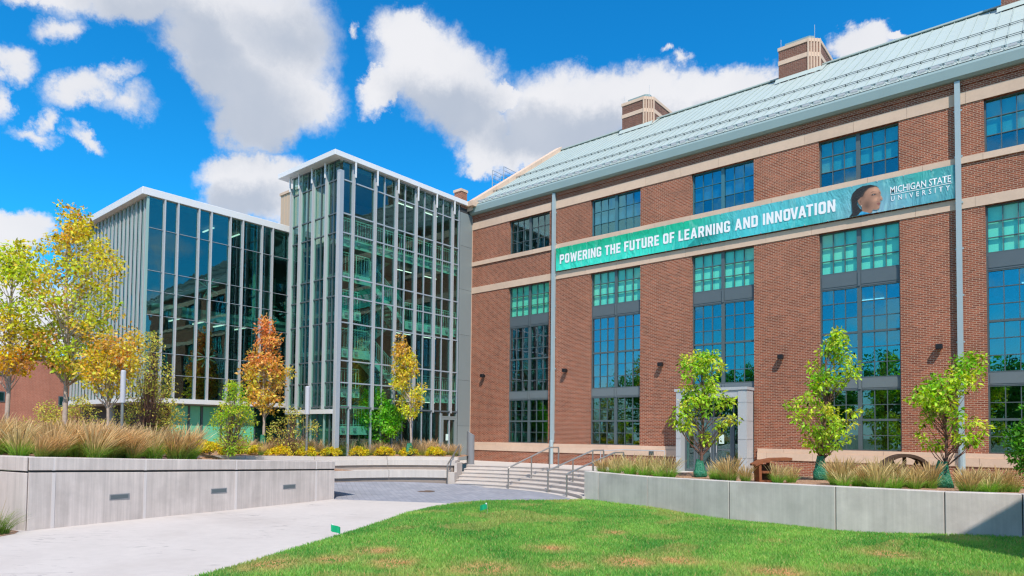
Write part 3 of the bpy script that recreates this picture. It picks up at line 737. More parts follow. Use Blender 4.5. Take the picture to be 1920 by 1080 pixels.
# ------------------------------------------------------------------ the brick hall
hall = thing('brick_hall', 'long red brick hall with tall grid windows, stone bands and pale green metal roof', 'building', (0, 0, .88))
BAYS = [2.89 + 5.575 * k for k in range(6)]; BW = 2.90
XR = 36.0
TALL = (1.98, 10.86); UP = (12.76, 14.72)
def wall_with_openings(b, x0, x1, z0, z1, holes, y, depth):
    xs = sorted({x0, x1, *[h[0] for h in holes], *[h[1] for h in holes]}); zs = sorted({z0, z1, *[h[2] for h in holes], *[h[3] for h in holes]})
    for xa, xb in zip(xs[:-1], xs[1:]):
        for za, zb in zip(zs[:-1], zs[1:]):
            xm, zm = (xa + xb) / 2, (za + zb) / 2
            if any(h[0] < xm < h[1] and h[2] < zm < h[3] for h in holes): continue
            b.quad((xa, y, za), (xb, y, za), (xb, y, zb), (xa, y, zb))
    for (xa, xb, za, zb) in holes:
        b.quad((xa, y, za), (xa, y, zb), (xa, y + depth, zb), (xa, y + depth, za))
        b.quad((xb, y, za), (xb, y + depth, za), (xb, y + depth, zb), (xb, y, zb))
        b.quad((xa, y, zb), (xb, y, zb), (xb, y + depth, zb), (xa, y + depth, zb))
        b.quad((xa, y, za), (xa, y + depth, za), (xb, y + depth, za), (xb, y, za))
holes = []
for k, x in enumerate(BAYS):
    holes.append((x, x + BW, 4.5 if k == 2 else TALL[0], TALL[1])); holes.append((x, x + BW, *UP))
b = MB(); wall_with_openings(b, 0, XR, .7, 15.62, holes + [(13.62, 16.93, .8801, 4.4999)], 0, .34)
# gable end and back
gy = 17.4; pk = 8.73
b.quad((0, 0, .7), (0, 0, 15.6), (0, pk, 22.1), (0, gy, 15.6), (0, gy, .7))
b.quad((XR, 0, .7), (XR, gy, .7), (XR, gy, 15.6), (XR, pk, 22.1), (XR, 0, 15.6))
b.quad((0, gy, .7), (0, gy, 15.6), (XR, gy, 15.6), (XR, gy, .7))
b.build('wall', 'brick', hall)
b = MB(); b.box(-.02, 13.4, -.10, .05, .7, 1.50); b.box(17.1, XR, -.10, .05, .7, 1.50); b.build('plinth', 'brick', hall)
# stone courses, block by block
def course(xa, xb, z0, z1, proud, step=1.858, shift=0.0, holes=()):
    xs = [xa]; x = xa + shift
    while x < xb - .3:
        if x > xa + .2: xs.append(x)
        x += step
    xs.append(xb)
    for p, q in zip(xs[:-1], xs[1:]):
        MB().box(p + .004, q - .004, -proud, .06, z0, z1).build('stone_block', 'limestone', hall)
course(0, XR, 14.723, 15.17, .03, shift=.5)
course(0, XR, 12.52, 12.757, .06, shift=1.0)
course(0, XR, 10.863, 11.235, .03, shift=.75)
course(0, 13.4, 1.505, 1.80, .14, shift=1.2); course(17.1, XR, 1.505, 1.80, .14, shift=.4)
course(0, 13.4, 1.803, 1.977, .09, shift=.3); course(17.1, XR, 1.803, 1.977, .09, shift=1.1)
# interior
b = MB(); b.box(.35, XR - .3, 5.5, 5.7, .8, 15.4); b.build('inner_wall', 'interior_mid', hall)
b = MB()
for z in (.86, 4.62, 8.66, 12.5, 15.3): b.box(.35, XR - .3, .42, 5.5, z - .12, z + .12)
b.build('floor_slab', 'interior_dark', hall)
b = MB()
for i in range(6):
    for z in ((8.5,) if i in (3, 4) else (4.45,) if i == 0 else ()): b.box(BAYS[i] + .9, BAYS[i] + 1.8, 3.0, 3.1, z - .03, z)
b.build('ceiling_light', 'light_strip', hall)
# windows: a frame, its panes, its blind
PANES = {}
def pane_mesh(w, h, m):
    key = (round(w, 3), round(h, 3), m)
    if key not in PANES:
        PANES[key] = MB().box(-w / 2, w / 2, -.004, .004, -h / 2, h / 2).mesh('pane', m)
    return PANES[key]
def grid_window(x0, x1, rows, m, y=.20, mb=.014, mid=True, thick=(), joined=False, bars='frame_dark', blind=None, dim=None, openp=None):
    """rows: heights of the bar centres from the bottom up"""
    w = MB(); z0, z1 = rows[0], rows[-1]; fw = .055
    w.box(x0 + .001, x0 + fw, y - .05, y + .05, z0, z1); w.box(x1 - fw, x1 - .001, y - .05, y + .05, z0, z1)
    xm = (x0 + x1) / 2; mw = .075 if mid else .02
    w.box(xm - mw, xm + mw, y - .065, y + .055, z0, z1)
    cols = [(x0 + fw, xm - mw), (xm + mw, x1 - fw)]
    for r, z in enumerate(rows):
        t = .042 if (r in thick or r in (0, len(rows) - 1)) else mb
        for a, c in cols: w.box(a, c, y - (.05 if t > .03 else .032), y + .04, max(z0, z - t), min(z1, z + t))
    for a, c in cols:
        for q in (1, 2):
            x = a + (c - a) * q / 3; w.box(x - mb, x + mb, y - .034, y + .038, z0 + .03, z1 - .03)
    win = w.build('window', bars, hall)
    J = MB()
    for r in range(len(rows) - 1):
        za, zb = rows[r], rows[r + 1]
        for a, c in cols:
            for q in range(3):
                xa, xb = a + (c - a) * q / 3, a + (c - a) * (q + 1) / 3
                if joined: J.box(xa, xb, y + .005, y + .012, za, zb); continue
                me = pane_mesh(xb - xa - .012, zb - za - .012, m)
                tilt = (rng.gauss(0, .006), 0, rng.gauss(0, .006))
                put(me, 'pane', win, ((xa + xb) / 2, y + .012, (za + zb) / 2), tilt)
    if joined:
        g = J.build('panes', m, win); kind(g, 'stuff')
    if blind:
        bb = MB(); n = 6
        for q in range(n):
            xa, xb = x0 + .06 + (x1 - x0 - .12) * q / n, x0 + .06 + (x1 - x0 - .12) * (q + 1) / n
            bb.box(xa + .004, xb - .004, y + .075, y + .085, blind[0], blind[1])
        bb.build('blind', dim or 'blind', win)
    return win
zA = [9.13, 9.70, 10.27, 10.86]
zB = [4.86, 5.47, 6.08, 6.69, 7.30, 7.91, 8.52]
zC = [1.98, 2.58, 3.19, 3.79, 4.40]
zU = [12.76, 13.41, 14.06, 14.72]
for k, x in enumerate(BAYS):
    j = (k in (0, 5))
    x1 = x + BW
    up = grid_window(x, x1, zU, 'glass_hall_blue' if k in (1, 2) else 'glass_hall', joined=j, blind=(13.42, 14.7) if k else None, dim='blind_dim', bars='frame_teal' if k in (1, 2) else 'frame_dark', mb=.010 if k in (1, 2) else .014)
    a = grid_window(x, x1, zA, 'glass_hall_clear', joined=j, blind=(9.05 + .12, 10.84))
    bq = grid_window(x, x1, zB, 'glass_hall_blue' if k >= 2 else 'glass_hall_grey', joined=j, thick=(3,))
    if k != 2: c = grid_window(x, x1, zC, 'glass_hall', joined=j, thick=(2,))
    s = MB(); s.box(x + .001, x1 - .001, .14, .33, 8.525, 9.125); xm = (x + x1) / 2
    s.box(x + .06, xm - .08, .125, .15, 8.60, 9.05); s.box(xm + .08, x1 - .06, .125, .15, 8.60, 9.05); s.box(xm - .045, xm + .045, .10, .15, 8.53, 9.12)
    s.build('spandrel', 'frame_grey', hall)
    s = MB(); s.box(x + .001, x1 - .001, .14, .33, 4.405, 4.855)
    s.box(x + .06, xm - .08, .125, .15, 4.46, 4.80); s.box(xm + .08, x1 - .06, .125, .15, 4.46, 4.80); s.box(xm - .045, xm + .045, .10, .15, 4.41, 4.85)
    s.build('spandrel', 'spandrel_grey', hall)
# roof
def rz(y): return 16.02 + (y + .45) * .7065
RS_ = .7065; rl = math.hypot(pk + .22, (pk + .22) * RS_); ra = math.atan(RS_)
b = MB(); b.quad((.02, -.20, 16.15), (XR, -.20, 16.15), (XR, pk, rz(pk) - .04), (.02, pk, rz(pk) - .04))
b.quad((.02, pk, rz(pk) - .04), (XR, pk, rz(pk) - .04), (XR, gy + .4, 15.98), (.02, gy + .4, 15.98))
roof = b.build('roof', 'roof_metal', hall)
pw = .46
pm = MB(); L = rl
pm.quad((0, 0, 0), (pw - .03, 0, 0), (pw - .03, L, 0), (0, L, 0))
pm.box(pw - .032, pw - .004, 0, L, -.02, .035)
pme = pm.mesh('roof_panel', 'roof_metal')
n = int((XR - .1) / pw)
for k in range(n):
    put(pme, 'roof_panel', roof, (.08 + k * pw, -.22, rz(-.22) + rng.uniform(-.004, .004)), (ra, 0, 0))
b = MB(); b.box(0, XR, pk - .16, pk + .16, rz(pk) + .0, rz(pk) + .07); b.build('ridge_cap', 'roof_metal', hall)
for yy, big in ((.06, 1), (1.55, 0), (3.75, 0)):
    b = MB(); nrm = Vector((0, -sin(ra), cos(ra))); up_ = Vector((0, cos(ra), sin(ra)))
    p = Vector((0, yy, rz(yy)))
    for dz in (.05, .11):
        q = p + nrm * dz; b.tube([(.1, q.y, q.z), (XR, q.y, q.z)], .013, 5)
    for k in range(n):
        x = .08 + k * pw + pw - .02; a0 = p + nrm * .04; a1 = p + nrm * .22
        b.box(x - .02, x + .02, yy - .03, yy + .03, rz(yy) + .03, rz(yy) + .09)
        if big: b.box(x - .16, x + .06, yy - .03, yy + .0, rz(yy) + .04, rz(yy) + .10)
    g = b.build('snow_guard', 'guard_metal' if not big else 'pipe_metal', hall)
    if big:
        b = MB()
        for k in range(n):
            x = .08 + k * pw; b.box(x + .08, x + .34, yy - .17, yy - .14, rz(yy) - .06, rz(yy) + .03)
        kind(b.build('ice_flag', 'alu_white', g), 'stuff')
b = MB(); b.quad((.0, -.30, 15.68), (XR, -.30, 15.68), (XR, -.30, 16.04), (.0, -.30, 16.04)); b.quad((0, -.30, 16.04), (XR, -.30, 16.04), (XR, -.20, 16.17), (0, -.20, 16.17))
b.quad((0, -.30, 15.68), (0, -.18, 15.60), (XR, -.18, 15.60), (XR, -.30, 15.68)); b.quad((0, -.18, 15.60), (0, .02, 15.60), (XR, .02, 15.60), (XR, -.18, 15.60))
b.quad((0, -.30, 15.68), (0, -.30, 16.04), (0, -.20, 16.17), (0, .0, 16.17), (0, .0, 15.60), (0, -.18, 15.60))
b.build('gutter', 'gutter_metal', hall)
b = MB(); b.box(.01, XR, -.06, .03, 15.42, 15.598); b.build('cornice', 'brick', hall)
# raking stones of the gable, block by block
nb = 8
for k in range(nb):
    y0, y1 = -.5 + (pk + .5) * k / nb + .01, -.5 + (pk + .5) * (k + 1) / nb - .01
    z = lambda y: rz(y)
    b = MB(); i = len(b.v)
    for x in (-.22, .30):
        b.v += [(x, y0, z(y0) - .25), (x, y1, z(y1) - .25), (x, y1, z(y1) + .30), (x, y0, z(y0) + .30)]
    b.f += [(0, 1, 2, 3), (4, 7, 6, 5), (0, 4, 5, 1), (3, 2, 6, 7), (0, 3, 7, 4), (1, 5, 6, 2)]
    b.build('coping_stone', 'limestone', hall)
b = MB(); b.box(-.30, .55, -.62, .15, 16.0, 16.30); b.build('kneeler_stone', 'limestone', hall)
b = MB(); b.box(-.55, .02, -1.05, -.55, 15.9, 16.85); ch = b.build('corner_pier', 'brick', hall)
b = MB(); b.box(-.60, .05, -1.10, -.50, 16.853, 17.0); b.build('cap', 'limestone', ch)
# guard rail on the far slope beyond the gable
b = MB()
for x in (-2.2, -1.2): b.tube([(x, 4.2, 18.6), (x, 4.2, 20.3)], .03, 5)
for dz in (0, .28, .56, .84, 1.1): b.tube([(-2.2, 4.2, 19.2 + dz), (-2.2, 6.6, 19.2 + dz)], .018, 4); b.tube([(-1.2, 4.2, 19.2 + dz), (-1.2, 6.6, 19.2 + dz)], .018, 4)
for y in (5.0, 5.8, 6.6): b.tube([(-2.2, y, 18.6), (-2.2, y, 20.3)], .02, 4)
b.box(-2.6, -.6, 4.0, 6.8, 18.55, 18.75); b.box(-2.5, -.7, 4.3, 6.5, 14, 18.55)
b.build('guard_rail', 'alu_grey', hall)
b = MB(); b.quad((-9, 1.5, 15.9), (-.3, 1.5, 17.2), (-.3, 7.0, 20.6), (-9, 7.0, 19.0)); b.quad((-9, 1.5, 15.9), (-9, 1.5, 10), (-.3, 1.5, 10), (-.3, 1.5, 17.2)); b.build('rear_roof', 'alu_grey', hall)
# chimneys
for cx in (5.75, 15.55, 25.35):
    w = 2.0; y0 = 7.75; y1 = 12.0; zb = 20.6; zt = 23.75; c = .46
    oct_ = [(cx, y0), (cx + w - c, y0), (cx + w, y0 + c), (cx + w, y1), (cx, y1)]
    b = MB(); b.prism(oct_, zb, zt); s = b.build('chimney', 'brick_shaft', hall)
    def collar(z0, z1, g):
        return [(cx - g, y0 - g), (cx + w - c + g * .4, y0 - g), (cx + w + g, y0 + c - g * .4), (cx + w + g, y1 + g), (cx - g, y1 + g)], z0, z1
    b = MB(); b.prism(*collar(22.78, 23.02, .025)); b.prism(*collar(zt - .17, zt + .01, .04)); b.build('stone_band', 'limestone', s)
    b = MB()
    for q in range(5):
        t = q / 4; x = cx + w - c + c * t; y = y0 + c * t
        b.box(x - .028, x + .05, y - .05, y + .028, 21.0, zt + .012)
    b.build('rib', 'limestone', s)
    b = MB(); b.prism([(cx + .25, y0 + .3), (cx + w - .5, y0 + .3), (cx + w - .3, y0 + .5), (cx + w - .3, y1 - .3), (cx + .25, y1 - .3)], zt + .01, zt + .30); b.build('cap', 'gutter_metal', s)
    b = MB(); b.quad((cx + w + .03, y0 - .2, rz(y0 - .2) + .03), (cx + w + .28, y0 - .2, rz(y0 - .2) + .03), (cx + w + .28, pk, rz(pk) + .09), (cx + w + .03, pk, rz(pk) + .09))
    b.quad((cx - .15, y0 - .25, rz(y0 - .25) + .07), (cx + w + .2, y0 - .25, rz(y0 - .25) + .07), (cx + w + .2, y0 - .02, rz(y0) + .22), (cx - .15, y0 - .02, rz(y0) + .22)); b.build('flashing', 'roof_metal', s)
    b = MB(); b.tube([(cx + w - .2, y0 + .25, zt), (cx + w - .2, y0 + .25, zt + .75)], .012, 4); b.tube([(cx + .1, y0 + .1, zt), (cx + .1, y0 + .1, zt + .5)], .012, 4); b.build('lightning_rod', 'alu_white', s)
# downspouts
for x, zt in ((6.17, 15.56), (24.42, 15.56)):
    b = MB(); b.box(x - .085, x + .085, -.20, -.04, 2.05, zt); d = b.build('downspout', 'pipe_metal', hall)
    b = MB(); b.lathe([(.11, .89), (.11, 2.1), (.09, 2.16)], x, -.19, 10); b.build('boot', 'pipe_metal', d)
    b = MB()
    for z in np.arange(2.6, 15.3, 1.7): b.box(x - .13, x + .13, -.075, -.035, z - .03, z + .03)
    b.build('strap', 'pipe_metal', d)
b = MB(); b.box(11.95, 12.2, -.16, -.1, 1.55, 1.72); b.box(12.0, 12.15, -.2, -.16, 1.58, 1.68); b.build('hose_bib', 'guard_metal', hall)
# entrance portal
PX0, PX1, PY = 13.62, 16.93, -.92
b = MB()
b.box(PX0 + .10, PX1 - .001, PY, -.101, 4.16, 4.47)
b.box(PX0 + .10, PX0 + .34, PY, -.101, .885, 4.16); b.box(PX1 - .36, PX1 - .001, PY, -.101, .885, 4.16)
por = b.build('entrance_portal', 'panel_light', hall)
b = MB(); b.box(PX0 + .03, PX1 + .05, PY - .05, -.101, 4.475, 4.60); b.build('fascia', 'panel_light', por)
# cladding panels on the returned side
for z0, z1 in ((.89, 1.55), (1.56, 2.35), (2.36, 3.14), (3.15, 3.93), (3.94, 4.46)):
    MB().box(PX1 + .001, PX1 + .02, PY + .01, PY + .20, z0, z1 - .008).build('cladding_panel', 'panel_light', por)
    MB().box(PX1 + .001, PX1 + .02, PY + .215, -.15, z0, z1 - .008).build('cladding_panel', 'panel_light', por)
    MB().box(PX1 - .35, PX1 - .02, PY - .018, PY - .001, z0, z1 - .008).build('cladding_panel', 'panel_light', por)
    MB().box(PX0 + .11, PX0 + .33, PY - .018, PY - .001, z0, z1 - .008).build('cladding_panel', 'panel_light', por)
gyp = -.45
b = MB()
for x in (14.0, 14.42, 15.32, 16.22, 16.53): b.box(x - .035, x + .035, gyp - .06, gyp + .06, .89, 4.15)
b.box(13.97, 16.56, gyp - .055, gyp + .055, 3.25, 3.33); b.box(13.97, 16.56, gyp - .05, gyp + .05, 4.07, 4.15); b.box(13.97, 14.42, gyp - .05, gyp + .05, .89, 1.0); b.box(16.22, 16.53, gyp - .05, gyp + .05, .89, 1.0)
b.build('door_frame', 'frame_grey', por)
for xa, xb in ((14.035, 14.385), (14.455, 15.285), (15.355, 16.185), (16.255, 16.495)):
    MB().box(xa, xb, gyp - .004, gyp + .004, 3.335, 4.065).build('pane', 'glass_hall', por)
for xa, xb in ((14.035, 14.385), (16.255, 16.495)): MB().box(xa, xb, gyp - .004, gyp + .004, 1.0, 3.245).build('pane', 'glass_hall', por)
for xa, xb in ((14.46, 15.28), (15.36, 16.18)):
    b = MB(); b.box(xa, xa + .13, gyp - .03, gyp + .03, .90, 3.24); b.box(xb - .13, xb, gyp - .03, gyp + .03, .90, 3.24); b.box(xa + .13, xb - .13, gyp - .03, gyp + .03, 3.08, 3.24); b.box(xa + .13, xb - .13, gyp - .03, gyp + .03, .90, 1.16)
    b.box(xa + .13, xb - .13, gyp - .035, gyp + .03, 1.86, 1.93); b.build('door', 'frame_grey', por)
    MB().box(xa + .13, xb - .13, gyp - .004, gyp + .004, 1.16, 3.08).build('pane', 'glass_hall', por)
b = MB(); b.tube([(15.18, gyp - .09, 1.75), (15.18, gyp - .09, 2.25)], .018, 6); b.tube([(15.46, gyp - .09, 1.75), (15.46, gyp - .09, 2.25)], .018, 6); b.build('door_handle', 'alu_white', por)
MB().box(15.55, 15.78, gyp - .012, gyp - .006, 2.15, 2.55).build('notice', 'paper', por)
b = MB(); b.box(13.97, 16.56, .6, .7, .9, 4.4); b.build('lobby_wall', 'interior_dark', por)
# wall lamps
lamp0 = thing('wall_lamp', 'black wall lamp on the brick pier nearest the glass tower', 'wall lamp', (1.08, -.01, 5.86), 'black wall lamps on the brick piers')
b = MB(); b.box(1.08 - .11, 1.08 + .11, -.28, -.08, 5.78, 5.96); b.build('housing', 'lamp_black', lamp0, bevel=.02)
b = MB(); b.box(1.08 - .08, 1.08 + .08, -.08, .01, 5.82, 5.92); b.build('bracket', 'lamp_black', lamp0)
b = MB(); b.box(1.08 - .08, 1.08 + .08, -.25, -.10, 5.772, 5.779); b.build('lens', 'light_lens', lamp0)
for x, lab in ((6.98, 'black wall lamp on the brick pier beside the left downspout'), (12.54, 'black wall lamp on the brick left of the entrance portal'),
               (18.11, 'black wall lamp on the brick right of the entrance portal'), (23.77, 'black wall lamp just left of the right downspout')):
    dup(lamp0, (x, -.01, 5.86), lab)
# ------------------------------------------------------------------ banner
ban = thing('banner', 'long green and teal banner with white lettering and a portrait below the upper windows', 'banner', (15.3, -.12, 11.27))
b = MB(); nx, nz = 180, 6; X0, X1, Z0, Z1 = 6.34, 24.32, 11.27, 12.515
def by(x, z):
    v = (z - Z0) / (Z1 - Z0)
    return -.135 - .013 * sin(pi * v) * (sin(x * 2.7 + z * 2.0) * .5 + sin(x * 6.1 - z * 3.1) * .35)
for i in range(nx + 1):
    for j in range(nz + 1):
        x = X0 + (X1 - X0) * i / nx; z = Z0 + (Z1 - Z0) * j / nz; b.v.append((x, by(x, z), z))
for i in range(nx):
    for j in range(nz):
        a = i * (nz + 1) + j; b.f.append((a, a + nz + 1, a + nz + 2, a + 1))
b.build('sheet', 'banner_vinyl', ban, smooth=True)
b = MB()
for x in np.arange(X0 + .15, X1, .9):
    for z in (Z0 + .03, Z1 - .03): b.box(x - .018, x + .018, -.15, -.02, z - .018, z + .018)
b.build('grommet', 'alu_white', ban)
def lettering(txt, xa, xb, zb, cap, bold, m='white_print', spacing=1.0, name='lettering', shear=0.0):
    cu = bpy.data.curves.new(name, 'FONT'); cu.body = txt; cu.size = 1.0; cu.offset = bold; cu.space_character = spacing; cu.resolution_u = 2; cu.shear = shear
    o = bpy.data.objects.new(name, cu); COL.objects.link(o); bpy.context.view_layer.update()
    dg = bpy.context.evaluated_depsgraph_get(); me = bpy.data.meshes.new_from_object(o.evaluated_get(dg)); bpy.data.objects.remove(o)
    co = np.zeros(len(me.vertices) * 3); me.vertices.foreach_get('co', co); co = co.reshape(-1, 3)
    mn, mx = co.min(0), co.max(0)
    out = np.zeros_like(co)
    out[:, 0] = xa + (co[:, 0] - mn[0]) / (mx[0] - mn[0]) * (xb - xa); out[:, 2] = zb + (co[:, 1] - mn[1]) / (mx[1] - mn[1]) * cap
    out[:, 1] = -.1515
    L0 = world_loc(ban); out -= np.array(L0)
    me.vertices.foreach_set('co', out.ravel()); me.materials.clear(); me.materials.append(MATS[m]); me.update()
    r = bpy.data.objects.new(name, me); COL.objects.link(r); r.parent = ban
    return r
# block capitals with clipped corners, as outlines (and holes) on a grid ten units high
def _oct(x0, y0, x1, y1, c): return [(x0 + c, y0), (x1 - c, y0), (x1, y0 + c), (x1, y1 - c), (x1 - c, y1), (x0 + c, y1), (x0, y1 - c), (x0, y0 + c)]
_T, _W, _C = 2.1, 6.2, 1.3
GLYPH = {
 'O': ([_oct(0, 0, _W, 10, _C), _oct(_T, _T, _W - _T, 10 - _T, .5)], _W),
 'D': ([[(0, 0), (_W - _C, 0), (_W, _C), (_W, 10 - _C), (_W - _C, 10), (0, 10)], [(_T, _T), (_W - _T - .4, _T), (_W - _T, _T + .4), (_W - _T, 9.6 - _T), (_W - _T - .4, 10 - _T), (_T, 10 - _T)]], _W),
 'P': ([[(0, 0), (_T, 0), (_T, 3.9), (_W - _C, 3.9), (_W, 3.9 + _C), (_W, 10 - _C), (_W - _C, 10), (0, 10)], [(_T, 5.8), (_W - _T, 5.8), (_W - _T, 8.1), (_T, 8.1)]], _W),
 'R': ([[(0, 0), (_T, 0), (_T, 3.9), (2.9, 3.9), (4.1, 0), (6.4, 0), (5.1, 4.1), (_W, 5.1), (_W, 10 - _C), (_W - _C, 10), (0, 10)], [(_T, 5.7), (_W - _T, 5.7), (_W - _T, 8.1), (_T, 8.1)]], 6.4),
 'E': ([[(0, 0), (5.4, 0), (5.4, 1.9), (_T, 1.9), (_T, 4.1), (4.9, 4.1), (4.9, 5.9), (_T, 5.9), (_T, 8.1), (5.4, 8.1), (5.4, 10), (0, 10)]], 5.4),
 'F': ([[(0, 0), (_T, 0), (_T, 4.0), (4.8, 4.0), (4.8, 5.9), (_T, 5.9), (_T, 8.1), (5.3, 8.1), (5.3, 10), (0, 10)]], 5.3),
 'L': ([[(0, 0), (5.2, 0), (5.2, 1.9), (_T, 1.9), (_T, 10), (0, 10)]], 5.2),
 'I': ([[(0, 0), (_T, 0), (_T, 10), (0, 10)]], _T),
 'T': ([[(1.85, 0), (3.95, 0), (3.95, 8.1), (5.8, 8.1), (5.8, 10), (0, 10), (0, 8.1), (1.85, 8.1)]], 5.8),
 'H': ([[(0, 0), (_T, 0), (_T, 4.1), (_W - _T, 4.1), (_W - _T, 0), (_W, 0), (_W, 10), (_W - _T, 10), (_W - _T, 6.0), (_T, 6.0), (_T, 10), (0, 10)]], _W),
 'N': ([[(0, 0), (_T, 0), (_T, 5.6), (4.4, 0), (6.5, 0), (6.5, 10), (4.4, 10), (4.4, 4.4), (_T, 10), (0, 10)]], 6.5),
 'U': ([[(_C, 0), (_W - _C, 0), (_W, _C), (_W, 10), (_W - _T, 10), (_W - _T, 2.4), (_W - _T - .5, 1.9), (_T + .5, 1.9), (_T, 2.4), (_T, 10), (0, 10), (0, _C)]], _W),
 'G': ([[(_C, 0), (_W - _C, 0), (_W, _C), (_W, 5.2), (3.4, 5.2), (3.4, 3.5), (_W - _T, 3.5), (_W - _T, 2.3), (3.8, 1.9), (_T + .4, 1.9), (_T, 2.3), (_T, 7.7), (_T + .4, 8.1), (_W - _T - .4, 8.1), (_W - _T, 7.7), (_W - _T, 6.7), (_W, 6.7), (_W, 10 - _C), (_W - _C, 10), (_C, 10), (0, 10 - _C), (0, _C)]], _W),
 'A': ([[(0, 0), (2.1, 0), (2.6, 2.0), (4.4, 2.0), (4.9, 0), (7.0, 0), (4.6, 10), (2.4, 10)], [(3.0, 3.7), (4.0, 3.7), (3.5, 6.4)]], 7.0),
 'V': ([[(2.4, 0), (4.6, 0), (7.0, 10), (4.8, 10), (3.5, 3.4), (2.2, 10), (0, 10)]], 7.0),
 'W': ([[(1.5, 0), (3.5, 0), (4.6, 5.2), (5.7, 0), (7.7, 0), (9.2, 10), (7.2, 10), (6.5, 4.2), (5.4, 9.2), (3.8, 9.2), (2.7, 4.2), (2.0, 10), (0, 10)]], 9.2)}
def block_lettering(txt, xa, xb, zb, cap):
    adv = sum(3.4 if ch == ' ' else GLYPH[ch][1] + 1.25 for ch in txt) - 1.25; sx = (xb - xa) / adv; sz = cap / 10; x = 0.0
    word = None; L0 = world_loc(ban)
    for w_ in txt.split(' '):
        cu = bpy.data.curves.new('lettering', 'CURVE'); cu.dimensions = '2D'; cu.fill_mode = 'BOTH'
        for q_, ch in enumerate(w_):
            if w_[max(0, q_ - 1):q_ + 1] in ('VA', 'AT', 'OV'): x -= 1.3
            for pts in GLYPH[ch][0]:
                sp = cu.splines.new('POLY'); sp.points.add(len(pts) - 1); sp.use_cyclic_u = True
                for q, (a, b_) in zip(sp.points, pts): q.co = ((x + a) * sx, b_ * sz, 0, 1)
            x += GLYPH[ch][1] + 1.25
        x += 3.4
        o = bpy.data.objects.new('lettering', cu); COL.objects.link(o); bpy.context.view_layer.update()
        me = bpy.data.meshes.new_from_object(o.evaluated_get(bpy.context.evaluated_depsgraph_get())); bpy.data.objects.remove(o)
        for v in me.vertices: v.co = Vector((xa + v.co.x, -.1515, zb + v.co.y)) - L0
        me.materials.clear(); me.materials.append(MATS['white_print']); me.update()
        r = bpy.data.objects.new('lettering', me); COL.objects.link(r); r.parent = ban
block_lettering('POWERING THE FUTURE OF LEARNING AND INNOVATION', 6.60, 20.46, 11.62, .50)
lettering('MICHIGAN STATE', 22.24, 24.20, 11.90, .26, .010, spacing=1.0)
lettering('UNIVERSITY', 22.26, 24.16, 11.60, .19, .006, spacing=1.9)
MB().quad((22.24, -.1515, 11.845), (24.22, -.1515, 11.845), (24.22, -.1515, 11.865), (22.24, -.1515, 11.865)).build('rule', 'white_print', ban)
POLY = dict(
 hair=[[20.78, 11.28], [20.9, 11.42], [20.88, 11.73], [20.86, 12.02], [20.91, 12.2], [21.06, 12.35], [21.27, 12.42], [21.55, 12.41], [21.76, 12.32], [21.86, 12.21], [21.72, 12.27], [21.47, 12.3], [21.33, 12.2], [21.24, 12.08], [21.24, 11.94], [21.09, 11.9], [21.07, 11.74], [21.16, 11.58], [21.24, 11.47], [21.13, 11.31], [21.05, 11.28]],
 face=[[21.24, 12.10], [21.35, 12.22], [21.47, 12.3], [21.6, 12.325], [21.72, 12.31], [21.81, 12.25], [21.86, 12.17], [21.90, 12.08], [21.92, 12.0], [21.91, 11.93], [21.945, 11.85], [21.98, 11.77], [21.965, 11.72], [21.90, 11.70], [21.89, 11.66], [21.915, 11.61], [21.885, 11.575], [21.89, 11.53], [21.865, 11.50], [21.88, 11.45], [21.85, 11.40], [21.79, 11.37], [21.70, 11.38], [21.63, 11.41], [21.61, 11.32], [21.55, 11.28], [21.26, 11.42], [21.24, 11.61], [21.14, 11.73], [21.1, 11.87], [21.18, 11.95]],
 shirt=[[21.03, 11.275], [21.2, 11.43], [21.46, 11.34], [21.58, 11.275]],
 neck=[[21.26, 11.62], [21.33, 11.56], [21.47, 11.47], [21.63, 11.41], [21.61, 11.32], [21.55, 11.29], [21.26, 11.43]],
 cheek=[[21.52, 11.62], [21.62, 11.78], [21.72, 11.74], [21.78, 11.62], [21.72, 11.48], [21.6, 11.48]],
 eye=[[21.57, 12.0], [21.63, 12.035], [21.71, 12.02], [21.73, 11.98], [21.65, 11.955]],
 brow=[[21.53, 12.08], [21.63, 12.125], [21.76, 12.085], [21.65, 12.10]],
 far_brow=[[21.83, 12.03], [21.89, 12.05], [21.905, 12.02]],
 lips=[[21.76, 11.625], [21.83, 11.65], [21.90, 11.615], [21.88, 11.58], [21.88, 11.53], [21.81, 11.555]],
 ear=[[21.13, 11.91], [21.19, 11.95], [21.25, 11.90], [21.26, 11.79], [21.24, 11.66], [21.18, 11.68]],
 nostril=[[21.88, 11.77], [21.945, 11.755], [21.93, 11.72], [21.88, 11.73]])
PM = dict(far_brow='print_hair', hair='print_hair', face='print_skin', shirt='print_shirt', neck='print_skin_dark', cheek='print_skin', eye='print_hair', brow='print_hair', lips='print_lips', ear='print_skin_dark', nostril='print_skin_dark')
